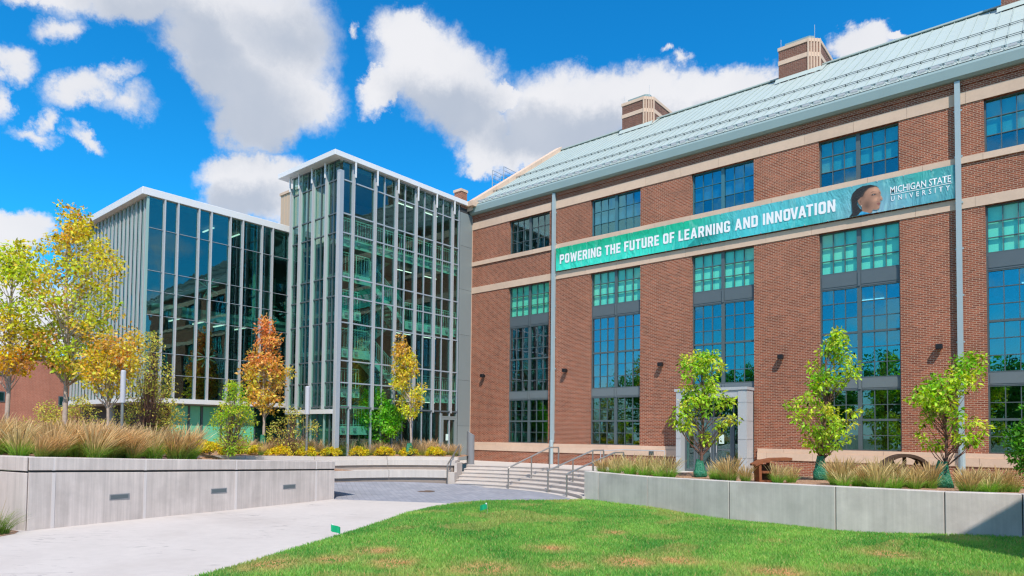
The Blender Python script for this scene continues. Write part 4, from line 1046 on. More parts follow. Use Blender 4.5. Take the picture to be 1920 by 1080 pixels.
# the printed portrait: one sheet whose print is mixed softly from those outlines
def portrait():
    nx, nz = 110, 112; x0, x1, z0, z1 = 20.74, 22.02, 11.272, 12.44
    X, Z = np.meshgrid(np.linspace(x0, x1, nx), np.linspace(z0, z1, nz), indexing='ij'); xf, zf = X.ravel(), Z.ravel()
    def soft(nm, r):
        m = np.zeros(len(xf)); P = POLY[nm] if isinstance(nm, str) else nm
        for k in range(9):
            a = 2 * pi * k / 8; q = 0 if k == 8 else r
            m += in_poly(xf + q * cos(a), zf + q * sin(a), P)
        return (m / 9)[:, None]
    C = np.tile(np.array((.10, .34, .38)), (len(xf), 1))
    def lay(m, c): nonlocal C; C = C * (1 - m) + np.asarray(c) * m
    g = np.random.default_rng(3)
    halo = np.exp(-(((xf - 21.98) / .16) ** 2 + ((zf - 11.75) / .5) ** 2))[:, None]; lay(halo * .5, (.55, .60, .68))
    lay(soft('shirt', .012), np.c_[.02 + .05 * value_noise(xf, zf, .04, 3), .20 + .25 * value_noise(xf, zf, .04, 3), .42 + .3 * value_noise(xf, zf, .04, 3)])
    br = .5 + .5 * np.sin((xf * .55 + zf * .9) * 120 + 3 * value_noise(xf, zf, .1, 8)); br2 = value_noise(xf, zf, .03, 6)
    hair = np.outer(.012 + .05 * br * br2, (1, .85, .75))
    lay(soft('hair', .010), hair)
    # skin: warmer and lighter where the printed face catches light
    lit = np.exp(-(((xf - 21.74) / .20) ** 2 + ((zf - 12.17) / .13) ** 2)) + .9 * np.exp(-(((xf - 21.74) / .11) ** 2 + ((zf - 11.79) / .10) ** 2)) + .8 * np.exp(-(((xf - 21.93) / .03) ** 2 + ((zf - 11.84) / .13) ** 2)) + .5 * np.exp(-(((xf - 21.84) / .05) ** 2 + ((zf - 11.47) / .05) ** 2))
    dark = np.exp(-(((xf - 21.42) / .16) ** 2 + ((zf - 11.62) / .2) ** 2)) + .8 * np.exp(-(((xf - 21.27) / .1) ** 2 + ((zf - 12.05) / .2) ** 2)) + .6 * np.exp(-(((xf - 21.66) / .1) ** 2 + ((zf - 11.99) / .035) ** 2)) + .5 * np.exp(-(((xf - 21.80) / .06) ** 2 + ((zf - 11.69) / .03) ** 2))
    skin = np.outer(np.ones(len(xf)), (.38, .195, .125)) * (1 + .75 * lit - .55 * np.clip(dark, 0, 1.2))[:, None] * (1 + .12 * (value_noise(xf, zf, .05, 2) - .5))[:, None]
    lay(soft([[21.0, 11.3], [21.02, 11.75], [21.1, 11.92], [21.3, 11.9], [21.3, 11.45], [21.2, 11.4]], .012), hair)
    lay(soft('neck', .014), skin * .55); lay(soft('face', .012), skin)
    hl = [[20.98, 12.22], [21.27, 12.42], [21.62, 12.41], [21.86, 12.24], [21.74, 12.30], [21.5, 12.28], [21.36, 12.16], [21.28, 12.0], [21.12, 11.96], [21.0, 12.05]]
    lay(soft(hl, .018) * .92, hair)
    lay(soft('ear', .012) * .8, skin * .9); lay(soft([[21.17, 11.86], [21.22, 11.87], [21.22, 11.75], [21.18, 11.75]], .012) * .5, (.10, .045, .03))
    lay(soft('brow', .008) * .85, (.03, .018, .014)); lay(soft('far_brow', .006) * .7, (.03, .018, .014))
    lay(soft([[21.57, 11.99], [21.64, 12.03], [21.73, 12.02], [21.765, 11.99], [21.70, 11.965], [21.62, 11.965]], .008), (.05, .03, .025))
    lay(soft([[21.64, 12.0], [21.70, 12.012], [21.735, 11.995], [21.70, 11.978], [21.65, 11.978]], .006) * .8, (.45, .42, .42)); lay(soft([[21.685, 12.015], [21.72, 12.012], [21.72, 11.972], [21.685, 11.972]], .006), (.02, .012, .01))
    lay(soft([[21.86, 11.98], [21.90, 11.995], [21.905, 11.975]], .006) * .8, (.05, .03, .025))
    lay(soft('nostril', .012) * .55, (.12, .05, .035)); lay(soft([[21.80, 11.80], [21.83, 11.84], [21.82, 11.74], [21.80, 11.74]], .014) * .4, (.14, .06, .04))
    lay(soft('lips', .010) * .85, (.30, .10, .085)); lay(soft([[21.78, 11.60], [21.89, 11.603], [21.89, 11.590], [21.79, 11.588]], .006) * .8, (.09, .03, .028))
    lay(soft([[21.215, 11.66], [21.245, 11.66], [21.245, 11.62], [21.215, 11.62]], .01), (.75, .70, .60))
    inside = (in_poly(xf, zf, POLY['hair']) | in_poly(xf, zf, POLY['face']) | in_poly(xf, zf, POLY['shirt']) | in_poly(xf, zf, POLY['neck'])).reshape(nx, nz)
    keep = inside.copy(); keep[1:-1, 1:-1] |= inside[:-2, 1:-1] | inside[2:, 1:-1] | inside[1:-1, :-2] | inside[1:-1, 2:]
    I = np.arange(nx * nz).reshape(nx, nz); k = keep[:-1, :-1] & keep[1:, :-1] & keep[1:, 1:] & keep[:-1, 1:]
    F = np.stack([I[:-1, :-1][k], I[1:, :-1][k], I[1:, 1:][k], I[:-1, 1:][k]], 1)
    L0 = world_loc(ban); V = np.c_[xf - L0.x, np.full(len(xf), -.1545 - L0.y), zf - L0.z]
    used = np.unique(F); mp = np.zeros(len(V), int); mp[used] = np.arange(len(used))
    me = np_mesh('portrait', V[used], mp[F], np.clip(C[used], .003, .9), 'photo_print')
    o = bpy.data.objects.new('portrait', me); COL.objects.link(o); o.parent = ban; o['label'] = 'printed head of a dark haired woman in profile looking up to the right'
portrait()
# ------------------------------------------------------------------ glass stair tower
TY = -9.5                                            # its corner; right face in the plane x = 0
tow = thing('glass_stair_tower', 'tall glass stair tower with white fins and a thin white roof against the brick hall', 'building', (-2.2, -4.8, .88))
GX = -.10
FIN = [-8.72, -7.34, -5.93, -4.52, -3.11, -1.69]
THIN = [-8.07, -6.70, -5.28, -3.86, -2.43]
TZ = [.92, 3.72, 4.93, 6.02, 7.92, 9.22, 10.2, 12.4, 13.37, 15.05, 16.0]
cols = sorted([TY + .18] + FIN + THIN + [-1.12])
cols = [c for c in cols if c != -8.07]               # the corner bay is one light wide
for y in FIN:
    b = MB(); b.box(GX + .01, .10, y - .021, y + .021, 3.62, 15.45); f = b.build('fin', 'alu_white', tow)
    b = MB(); b.box(GX - .06, GX + .06, y - .065, y + .02, .92, 16.0); b.build('backing_post', 'alu_grey', f)
    MB().box(.10, .16, y - .035, y + .045, 15.25, 16.02).build('hanger', 'fascia_white', f)
b = MB()
for y in cols:
    if y in THIN: b.box(GX - .05, GX + .055, y - .028, y + .028, .92, 16.0)
b.box(GX - .05, GX + .06, -1.16, -1.08, .92, 16.0)
b.build('mullion', 'alu_grey', tow)
for z in TZ: MB().box(GX - .045, GX + .05, TY + .2, -1.1, z - .032, z + .032).build('transom', 'alu_grey', tow)
MB().box(GX - .06, GX + .09, TY + .2, -1.1, 3.68, 3.76).build('transom', 'frame_grey', tow)
def glazed(parent, axis, at, edges, zs, m, pane='pane', tilt=.003):
    """panes between edges along axis ('x' or 'y') in the plane at"""
    for a, c in zip(edges[:-1], edges[1:]):
        for z0, z1 in zip(zs[:-1], zs[1:]):
            w, h = c - a - .01, z1 - z0 - .01
            key = ('g', axis, round(w, 3), round(h, 3), m)
            if key not in PANES:
                b = MB()
                if axis == 'y': b.box(-.004, .004, -w / 2, w / 2, -h / 2, h / 2)
                else: b.box(-w / 2, w / 2, -.004, .004, -h / 2, h / 2)
                PANES[key] = b.mesh('pane', m)
            p = (at, (a + c) / 2, (z0 + z1) / 2) if axis == 'y' else ((a + c) / 2, at, (z0 + z1) / 2)
            r = (0, rng.gauss(0, tilt), rng.gauss(0, tilt)) if axis == 'y' else (rng.gauss(0, tilt), 0, rng.gauss(0, tilt))
            put(PANES[key], pane, parent, p, r)
glazed(tow, 'y', GX, cols, TZ, 'glass_tower')
# corner post
b = MB(); b.box(-.20, .04, TY - .08, TY + .16, .9, 15.45); b.build('corner_post', 'alu_grey', tow)
MB().box(-.13, .06, TY - .11, TY - .075, .9, 15.3).build('corner_fin', 'alu_white', tow)
# the narrow face to the south
LX = [-4.30, -3.46, -2.26, -1.10]
for x in LX:
    b = MB(); b.box(x - .03, x + .03, TY - .13, TY + .0, 3.62, 15.45); f = b.build('fin', 'alu_white', tow)
    b = MB(); b.box(x + .0, x + .07, TY + .0, TY + .10, .92, 16.0); b.build('backing_post', 'alu_mint', f)
    MB().box(x - .045, x + .035, TY - .19, TY - .13, 15.25, 16.02).build('hanger', 'fascia_white', f)
b = MB()
for x in (-2.86, -1.66, -.6): b.box(x - .02, x + .02, TY + .0, TY + .09, .92, 16.0)
b.build('mullion', 'frame_dark', tow)
for z in TZ: MB().box(-4.4, -.2, TY + .005, TY + .09, z - .028, z + .028).build('transom', 'frame_grey', tow)
glazed(tow, 'x', TY + .06, [-4.3, -3.46, -2.86, -2.26, -1.66, -1.10, -.2], TZ, 'glass_tower')
MB().box(-4.4, -.2, TY - .12, TY + .0, 3.38, 3.60).build('ledge', 'fascia_white', tow)
# roof
b = MB(); b.prism([(-5.0, TY - .48), (.16, TY - .48), (.16, -.35), (-.0, -.05), (-5.0, -.05)], 16.03, 16.30); b.build('roof', 'fascia_white', tow, bevel=.015)
# grey panels towards the brick
for z0, z1 in ((.9, 2.9), (2.91, 5.6), (5.61, 8.3), (8.31, 11.0), (11.01, 13.6), (13.61, 15.6)):
    MB().box(-.14, -.001, -1.07, -.04, z0, z1).build('cladding_panel', 'panel_grey', tow, bevel=.006)
MB().box(-.16, -.02, -1.07, -.02, .9, 16.0).build('panel_backing', 'seam_dark', tow)
MB().box(-.10, .01, -.035, .0, .9, 15.4).build('edge_trim', 'limestone', tow)
# door
b = MB(); b.box(GX - .05, GX + .085, -2.40, -2.31, .90, 3.6); b.box(GX - .05, GX + .085, -1.2, -1.11, .90, 3.6); b.box(GX - .05, GX + .085, -2.31, -1.2, 3.36, 3.45)
b.box(GX - .04, GX + .075, -2.31, -2.20, .90, 3.36); b.box(GX - .04, GX + .075, -1.31, -1.2, .90, 3.36); b.box(GX - .04, GX + .075, -2.2, -1.31, .9, 1.15); b.box(GX - .04, GX + .075, -2.2, -1.31, 3.24, 3.36)
d = b.build('door', 'panel_grey', tow); MB().box(GX + .008, GX + .02, -1.95, -1.68, 2.05, 2.42).build('notice', 'paper', d); MB().box(GX + .08, GX + .10, -2.2, -1.31, 1.48, 1.52).build('push_bar', 'alu_white', d)
# inside: floors, landings, flights, rails, back wall
def floor_plate(z, y0, y1, x0=-4.2, x1=-.30):
    b = MB(); b.box(x0, x1 - .02, y0, y1, z - .22, z); s = b.build('floor_slab', 'interior_mid', tow)
    b = MB(); b.box(x1 - .02, x1, y0 + .02, y1 - .02, z - .40, z + .04)
    b.build('edge_plate', 'plate_mint', s)
    b = MB(); y = y0 + .35
    while y < y1 - .2: b.box(x1 + .0, x1 + .07, y - .08, y + .08, z - .22, z - .06); y += .705
    b.build('bracket', 'alu_grey', s)
    rail(s, [(x1 - .05, y0 + .05, z), (x1 - .05, y1 - .05, z)])
def rail(parent, pts, h=1.05):
    b = MB()
    for p, q in zip(pts[:-1], pts[1:]):
        p, q = Vector(p), Vector(q); n = max(2, int((q - p).length / .16))
        for dz, r in ((h, .025), (h - .13, .012), (.10, .012)): b.tube([p + Vector((0, 0, dz)), q + Vector((0, 0, dz))], r, 4)
        for k in range(n + 1):
            c = p.lerp(q, k / n); b.tube([c + Vector((0, 0, 0.02)), c + Vector((0, 0, h))], .022 if k % 6 == 0 else .009, 4)
    b.build('railing', 'plate_mint', parent)
for z in (4.62, 8.55, 12.2): floor_plate(z, -5.0 if z < 12 else -9.2, -.3)
for z in (4.62, 8.55): floor_plate(z, -9.2, -7.9)
for z in (2.75, 6.62, 10.45): floor_plate(z, -9.25, -7.35)
def flight(xa, xb, ya, yb, za, zb):
    b = MB(); n = 11
    for k in range(n):
        y0, y1 = ya + (yb - ya) * k / n, ya + (yb - ya) * (k + 1) / n; z = za + (zb - za) * (k + 1) / n
        b.box(xa, xb, y0, y1, z - .05, z)
    s = b.build('stair_flight', 'interior_mid', tow)
    b = MB()
    for x in (xa, xb - .03):
        i = len(b.v); b.v += [(x, ya, za - .25), (x, ya, za + .1), (x, yb, zb + .1), (x, yb, zb - .25), (x + .03, ya, za - .25), (x + .03, ya, za + .1), (x + .03, yb, zb + .1), (x + .03, yb, zb - .25)]
        b.f += [tuple(i + q for q in t) for t in ((0, 1, 2, 3), (4, 7, 6, 5), (1, 5, 6, 2), (0, 3, 7, 4), (0, 4, 5, 1), (3, 2, 6, 7))]
    b.build('stringer', 'plate_mint', s)
    rail(s, [(xb - .02, ya, za), (xb - .02, yb, zb)]); rail(s, [(xa + .02, ya, za), (xa + .02, yb, zb)])
for z0, zm, z1 in ((.88, 2.75, 4.62), (4.62, 6.62, 8.55), (8.55, 10.45, 12.2)):
    flight(-1.55, -.42, -4.9, -7.4, z0, zm); flight(-3.2, -1.75, -7.4, -4.9, zm, z1)
b = MB(); b.box(-4.25, -4.15, -7.4, -.3, .9, 15.9); b.build('back_wall', 'wood_panel', tow)
b = MB(); b.box(-4.2, -.3, -.40, -.32, .9, 15.9); b.build('end_wall', 'interior_mid', tow)
b = MB(); b.box(-4.2, -.25, TY + .3, -.4, 15.75, 15.95); b.box(-4.3, -.2, TY + .15, -.3, .80, .90); b.build('ceiling', 'interior_mid', tow)
b = MB()
for z in (4.3, 8.2, 11.85, 15.7):
    for y in (-4.2, -2.2): b.box(-2.0, -1.92, y, y + 1.1, z - .03, z)
b.build('ceiling_light', 'light_strip', tow)
b = MB(); b.tube([(-3.9, -9.1, .9), (-3.9, -9.1, 15.8)], .14, 10); b.tube([(-.75, -9.05, .9), (-.75, -9.05, 15.8)], .11, 10); b.build('column', 'plate_mint', tow)

# ------------------------------------------------------------------ glass wing on the left
wing = thing('glass_wing', 'raised glass wing with white vertical fins and a thin white roof behind the autumn trees', 'building', (-10, -10, 1.4))
WX, WY, WL = -5.51, -16.25, -15.5
FZ = [4.02, 5.12, 6.14, 7.88, 9.02, 9.97, 11.98, 13.42]
RM = [-15.52, -14.9, -13.9, -13.28, -12.29, -11.62, -10.54, -9.93, -8.9, -8.25]
edges = [WY] + RM + [-7.3]
for y in RM:
    b = MB(); b.box(WX - .02, WX + .11, y - .032, y + .032, 3.98, 13.44); f = b.build('fin', 'alu_white', wing)
    MB().box(WX - .10, WX - .02, y - .05, y + .05, 3.98, 13.44).build('backing_post', 'alu_grey', f)
MB().box(WX - .09, WX + .02, WY - .05, WY + .045, 3.98, 13.44).build('corner_post', 'alu_mint', wing)
for z in FZ[1:-1]: MB().box(WX - .07, WX + .02, WY + .05, -7.3, z - .011, z + .011).build('transom', 'alu_grey', wing)
glazed(wing, 'y', WX - .03, edges, FZ, 'glass_wing', tilt=.002)
b = MB(); b.box(WL - .1, WX + .16, WY - .30, WY - .02, 3.78, 4.0); b.box(WX - .15, WX + .16, WY - .02, -7.3, 3.78, 4.0); b.build('ledge', 'fascia_white', wing)
b = MB(); b.box(WL, WX - .15, WY - .02, -7.3, 3.72, 3.98); b.build('soffit', 'alu_grey', wing)
# fins on the long face
xs = [WX - .30 - .50 * k for k in range(20)]
for k, x in enumerate(xs):
    b = MB(); b.box(x - .028, x + .028, WY - .045, WY + .02, 4.0, 13.44); b.build('fin', 'alu_white', wing)
ed = sorted(xs + [WX - .08, WL])
glazed(wing, 'x', WY + .04, ed, [4.0, 9.0, 13.44], 'glass_strip', tilt=.004)
b = MB()
for x in xs: b.box(x - .28, x - .24, WY + .0, WY + .03, 4.0, 13.44)
b.build('mullion', 'alu_mint', wing)
b = MB(); b.prism([(WL - .3, WY - .30), (WX + .10, WY - .30), (WX + .10, -7.3), (WL - .3, -7.3)], 13.45, 13.80); b.build('roof', 'fascia_white', wing, bevel=.015)
# inside
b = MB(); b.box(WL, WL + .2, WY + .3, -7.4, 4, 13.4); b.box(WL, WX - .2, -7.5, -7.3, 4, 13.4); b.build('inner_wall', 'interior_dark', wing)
b = MB(); b.box(WL, WX - .45, WY + .4, -7.5, 8.15, 8.5); b.box(WL, WX - .25, WY + .2, -7.5, 3.99, 4.05); b.box(WL, WX - .25, WY + .2, -7.5, 13.2, 13.4); b.build('floor_slab', 'interior_mid', wing)
b = MB(); b.box(WX - .47, WX - .44, WY + .45, -7.6, 8.05, 8.55); b.build('edge_plate', 'alu_mint', wing)
b = MB()
for c in (Vector((WX - 1.3, -12.7, 6.25)), Vector((WX - 1.3, -12.7, 9.9))):
    for a in range(0, 180, 45): d = Vector((0, cos(RAD(a + 20)) * .55, sin(RAD(a + 20)) * .55)); b.tube([c - d, c + d], .035, 4)
b.tube([(WX - 1.3, -12.7, 4.05), (WX - 1.3, -12.7, 13.2)], .08, 8); b.tube([(WX - 1.3, -10.2, 4.05), (WX - 1.3, -10.2, 13.2)], .08, 8)
b.build('braced_column', 'plate_mint', wing)
b = MB()
for y, z in ((-14.2, 8.1), (-13.0, 8.1), (-11.9, 8.1), (-10.7, 8.1), (-12.6, 13.1), (-11.2, 13.1)): b.box(WX - 2.4, WX - 1.2, y, y + .07, z - .05, z)
b.build('ceiling_light', 'light_strip', wing)
b = MB(); b.box(WX - .9, WX - .86, WY + .4, -15.0, 4.1, 8.1); b.box(WX - .8, WX - .76, -12.3, -9.6, 4.1, 6.6); b.build('curtain', 'curtain_dark', wing)
b = MB(); b.box(WX - 2.6, WX - 2.5, -9.4, -8.2, 9.0, 11.4); b.build('inner_panel', 'beige_panel', wing)
# the recessed base
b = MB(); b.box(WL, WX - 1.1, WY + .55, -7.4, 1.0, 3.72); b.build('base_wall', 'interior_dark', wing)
bx = -5.95
for y0, y1 in ((-14.75, -13.98), (-13.86, -13.36), (-13.22, -12.35), (-12.25, -11.4), (-11.3, -10.5)):
    MB().box(bx - .05, bx, y0, y1, 1.4, 3.70).build('base_panel', 'glass_green_panel', wing)
b = MB(); b.box(bx - .10, bx - .055, -14.8, -8.5, 1.3, 3.71)
for y in (-13.92, -13.29, -12.3, -11.35): b.box(bx - .05, bx + .03, y - .05, y + .05, 1.35, 3.71)
b.build('base_frame', 'frame_dark', wing)
b = MB(); b.box(bx - .04, bx + .01, -10.4, -8.6, 1.4, 3.70); b.build('base_pane', 'glass_wing', wing)
for x, y in ((-14.9, -15.7), (-10.6, -15.7), (-6.3, -15.7)):
    b = MB(); b.tube([(x, y, 1.2), (x, y, 3.75)], .16, 12); b.build('column', 'alu_grey', wing)
# building core behind both
core = thing('service_block', 'plain beige metal clad block rising behind the glass wing', 'building', (-12, 5, 1))
b = MB(); b.box(-30.1, -22, 5.0, 11, 1, 25.0); b.build('wall', 'beige_panel', core)
b = MB(); b.box(-30.2, -21.9, 4.9, 11.1, 25.003, 25.25); b.build('coping', 'limestone', core)
for k in range(9): MB().box(-29.9 + .5 * k - .03, -29.9 + .5 * k - .0, 4.96, 5.0, 1, 24.99).build('panel_rib', 'beige_panel', core)
lk = thing('link_building', 'low grey link between the glass wing and the brick hall', 'building', (-8, -2, .9))
b = MB(); b.box(-15.4, -4.4, -7.2, 2.0, .9, 13.2); b.build('wall', 'panel_grey', lk)
b = MB(); b.box(-4.4, -.1, .0, 2.0, .9, 14.0); b.build('wall', 'panel_grey', lk)
# low brick building far left
far = thing('low_brick_building', 'low plain red brick building in the distance at the far left', 'building', (-45, -14, 0))
b = MB(); b.box(-60, -40, -34, -8.0, -.2, 8.4); b.build('wall', 'brick_far', far)
b = MB(); b.box(-60.1, -39.9, -34.1, -7.9, 8.403, 8.62); b.build('coping', 'seam_dark', far)
for (y0, y1, z0, z1) in ((-9.85, -8.9, 6.6, 7.6), (-9.95, -9.0, 4.4, 5.3), (-14.9, -13.75, 4.65, 5.5), (-18.5, -17.2, 4.65, 5.5), (-14.9, -13.9, 6.8, 7.7)):
    f = MB().box(-40.02, -39.95, y0, y1, z0, z1).build('window', 'frame_dark', far)
    MB().box(-39.95, -39.94, y0 + .08, (y0 + y1) / 2 - .03, z0 + .08, z1 - .08).build('pane', 'glass_wing', f); MB().box(-39.95, -39.94, (y0 + y1) / 2 + .03, y1 - .08, z0 + .08, z1 - .08).build('pane', 'glass_wing', f)
# the annex beyond the right edge, which throws the shadow on the planter wall
opp = thing('brick_annex', 'flat roofed brick annex right of the lawn, its shadow on the planter wall', 'building', (38, -14, 0))
TIP = Vector((24.3, -10.1, .1)); s_ = 9.0 / SUN_TO.z; EC = TIP + SUN_TO * s_
A = Vector((EC.x, EC.y)); u1 = Vector((.91, 1.0)).normalized(); u2 = Vector((1.0, -.12)).normalized()
fp = [A, A + u2 * 16, A + u2 * 16 + u1 * 9, A + u1 * 9]
b = MB(); b.prism([tuple(p) for p in fp], -.2, 8.7); b.build('wall', 'brick', opp)
c = sum(fp, Vector((0, 0))) / 4
b = MB(); b.prism([tuple(c + (p - c) * 1.0) for p in fp], 8.703, 9.0); b.build('parapet', 'limestone', opp)
for k in range(4):
    q = A + u2 * (2.2 + 3.6 * k); MB().prism([tuple(q + u2 * s1 + Vector((0, -.03)) * s2) for s1, s2 in ((0, 1), (1.6, 1), (1.6, -1), (0, -1))], 1.2, 7.0).build('window', 'frame_dark', opp)
# ------------------------------------------------------------------ plants
def leaf_mesh(name, cen, rad, per, size, cols, m='leaf', droop=.3, seed=1, long=1.7, jitter=.32, up=.25):
    """leaf blades folded along the midrib, scattered through clumps. cols: per clump (n,3) base colour"""
    g = np.random.default_rng(seed); cen = np.asarray(cen, float); n = len(cen)
    per = np.broadcast_to(per, n).astype(int); idx = np.repeat(np.arange(n), per); N = len(idx)
    d = g.normal(size=(N, 3)); d /= np.linalg.norm(d, axis=1)[:, None]
    r = np.broadcast_to(rad, n)[idx] * g.random(N) ** .45
    p = cen[idx] + d * r[:, None] * np.array((1, 1, .8))
    # leaf direction: outwards and hanging
    ax = d * .7 + g.normal(0, .55, (N, 3)); ax[:, 2] -= droop; ax /= np.linalg.norm(ax, axis=1)[:, None]
    nr = g.normal(0, .6, (N, 3)); nr[:, 2] += up + .5
    sd = np.cross(ax, nr); sd /= np.linalg.norm(sd, axis=1)[:, None] + 1e-9
    nn = np.cross(sd, ax)
    L = size * g.uniform(.65, 1.3, N); w = L / long
    a = p; t = p + ax * L[:, None]; mid = p + ax * (L * .48)[:, None]
    l = mid - sd * (w * .5)[:, None] + nn * (w * .16)[:, None]; rr_ = mid + sd * (w * .5)[:, None] + nn * (w * .16)[:, None]
    v = np.stack([a, rr_, t, l], 1).reshape(-1, 3); i = np.arange(N) * 4
    f = np.stack([np.c_[i, i + 1, i + 2], np.c_[i, i + 2, i + 3]], 1).reshape(-1, 3)
    c = np.asarray(cols, float)[idx] * (1 + g.normal(0, jitter, (N, 1))) * (1 + g.normal(0, jitter * .35, (N, 3)))
    return np_mesh(name, v, f, np.repeat(np.clip(c, .004, .9), 4, 0), m)
def obj_mesh(name, me, parent=None):
    o = bpy.data.objects.new(name, me); COL.objects.link(o)
    if parent: o.parent = parent
    return o
RIGHT = Vector((cos(RAD(39.82)), sin(RAD(39.82)), 0)); FWD = Vector((-sin(RAD(39.82)), cos(RAD(39.82)), 0))
def tree(label, cat, base, height, env, ncl, per, lsize, colf, bark, trunk_r, first, seed, crad=.32, droop=.3, lean=(0, 0), depth=.85, long=1.7, name='young_tree', forks=0, group=None, gap=.36):
    """env: list of (height, left reach, right reach) outlining the crown as seen across the lawn; x runs to the right"""
    g = random.Random(seed); t = thing(name, label, cat, base, group)
    hs = [e[0] for e in env]; cen = []; B = MB()
    tip = Vector((lean[0] * RIGHT.x, lean[0] * RIGHT.y, height * .93))
    def axis(z):
        k = z / height; w = .05 * sin(z * 1.4 + seed) * min(1, k * 2)
        return RIGHT * (lean[0] * k * k + w) + FWD * (.04 * sin(z * 1.1 + seed * 2)) + Vector((0, 0, z))
    zs = [0, .06, .3] + [first + (height * .95 - first) * q / 8 for q in range(9)]
    zs = sorted(set(zs)); B.tube([axis(z) for z in zs], [trunk_r * (1.35 if z < .03 else 1.0) * (1 - .88 * (z / height) ** 1.1) + .004 for z in zs], 8)
    tr = B.build('trunk', bark, None, smooth=True); tr.parent = t
    LB = MB(); clumps = []; tries = 0
    while len(clumps) < ncl and tries < ncl * 60:
        tries += 1
        z = g.uniform(hs[0], hs[-1]); l = float(np.interp(z, hs, [e[1] for e in env])); r = float(np.interp(z, hs, [e[2] for e in env]))
        u = g.uniform(-l, r); half = (l + r) / 2; mid = (r - l) / 2
        if half <= .02: continue
        q = (u - mid) / half; dd = g.uniform(-1, 1) * half * depth * math.sqrt(max(0, 1 - q * q))
        p = axis(z * .0 + min(z, height)) * 1.0; p = Vector((axis(z).x, axis(z).y, z)) + RIGHT * u + FWD * dd
        if any((p - c).length < crad * .62 for c in clumps): continue
        # leave gaps
        if value3(p, seed) < gap: continue
        clumps.append(p)
    for p in clumps:
        h0 = max(first * .96, p.z - (.35 + .75 * math.hypot(p.x - axis(p.z).x, p.y - axis(p.z).y)) - g.uniform(0, .3))
        s = axis(min(h0, height * .9)); m1 = s.lerp(p, .45) + Vector((g.gauss(0, .05), g.gauss(0, .05), -.05 + g.gauss(0, .05)))
        r0 = max(.009, trunk_r * .34 * (1 - h0 / height) + .006)
        LB.tube([s, m1, p + (p - m1) * .2], [r0, r0 * .6, .0035], 4, caps=False)
    lb = LB.build('limbs', bark, None); lb.parent = t
    cols = np.array([colf(p, g) for p in clumps])
    me = leaf_mesh('crown', [tuple(p) for p in clumps], crad, per, lsize, cols, droop=droop, seed=seed, long=long)
    obj_mesh('crown', me, t); return t
def value3(p, s):
    return .5 + .25 * (sin(p.x * 2.9 + s) * sin(p.z * 2.3 + s * 1.7) + sin(p.y * 3.3 - s) * sin(p.z * 3.7 + s * .6)) + .12 * sin(p.x * 7 + p.z * 6.1 + s)
def lerp3(a, b, k): k = max(0, min(1, k)); return tuple(x + (y - x) * k for x, y in zip(a, b))
YEL, ORA, RUS, YGR, GRN, LIM = (.74, .56, .04), (.70, .33, .05), (.50, .19, .07), (.50, .54, .05), (.18, .36, .04), (.38, .54, .05)
def maple(z0, z1, low, high, mixc=None, mk=.25):
    def f(p, g):
        k = (p.z - z0) / (z1 - z0) + g.gauss(0, .22); c = lerp3(low, high, k)
        if mixc and g.random() < mk: c = lerp3(c, mixc, g.uniform(.4, .9))
        return c
    return f
tree('tall young maple turning yellow and orange before the fins of the glass wing', 'tree', (1.05, -21.2, 1.74), 8.6,
     [(2.6, .4, .5), (3.1, .75, 1.15), (3.8, 1.1, 1.45), (4.8, 1.3, 1.65), (5.8, 1.5, 1.75), (6.6, 1.25, 1.65), (7.3, .75, .95), (7.9, .35, .45), (8.55, .1, .2)], 135, 62, .132,
     maple(3, 9.4, (.48, .58, .07), (.70, .54, .08), (.66, .32, .09), .20), 'bark_pale', .085, 2.3, 3, crad=.37, lean=(-.15, 0), name='maple_tree')
tree('yellow maple cut by the left edge of the picture', 'tree', (.15, -22.6, 1.78), 6.9,
     [(2.7, .45, .45), (3.1, .9, .8), (3.7, 1.1, .9), (4.7, 1.2, .9), (5.6, 1.0, .75), (6.4, .6, .5), (6.9, .15, .15)], 78, 64, .132,
     maple(2.2, 5.0, (.60, .32, .08), (.50, .58, .06), YEL, .35), 'bark_pale', .075, 2.0, 5, crad=.36, name='maple_tree')
tree('small orange brown maple standing beside the white light column', 'tree', (3.3, -20.6, 1.63), 4.7,
     [(2.1, .25, .3), (2.4, .65, .7), (2.8, .85, 1.0), (3.3, .75, .85), (3.9, .6, .75), (4.4, .3, .5), (4.75, .1, .15)], 62, 56, .122,
     maple(1.8, 5.0, (.66, .60, .09), (.66, .42, .10), (.60, .28, .10), .25), 'bark_pale', .055, 1.5, 8, crad=.31, name='maple_tree')
tree('orange red maple with a pointed crown in front of the tower corner', 'tree', (-2.3, -12.0, 1.55), 6.35,
     [(2.0, .3, .3), (2.4, .65, .6), (3.0, .85, .95), (3.8, .9, 1.2), (4.5, .65, .75), (5.2, .55, .55), (5.9, .3, .3), (6.35, .08, .1)], 84, 46, .16,
     maple(2, 6.2, (.66, .62, .10), (.76, .28, .15), (.76, .40, .13), .4), 'bark_pale', .07, 1.6, 13, crad=.34, name='maple_tree')
tree('slim yellow maple with orange tip in front of the tower stairs', 'tree', (2.0, -6.4, 1.42), 5.85,
     [(1.9, .15, .15), (2.3, .4, .4), (2.8, .65, .55), (3.5, .75, .6), (4.2, .68, .42), (4.8, .5, .25), (5.4, .45, .1), (5.85, .25, -.1)], 66, 50, .14,
     maple(2.2, 6.0, (.66, .70, .06), (.74, .46, .12), (.72, .50, .1), .2), 'bark_pale', .055, 1.4, 21, crad=.30, lean=(-.45, 0), name='maple_tree')
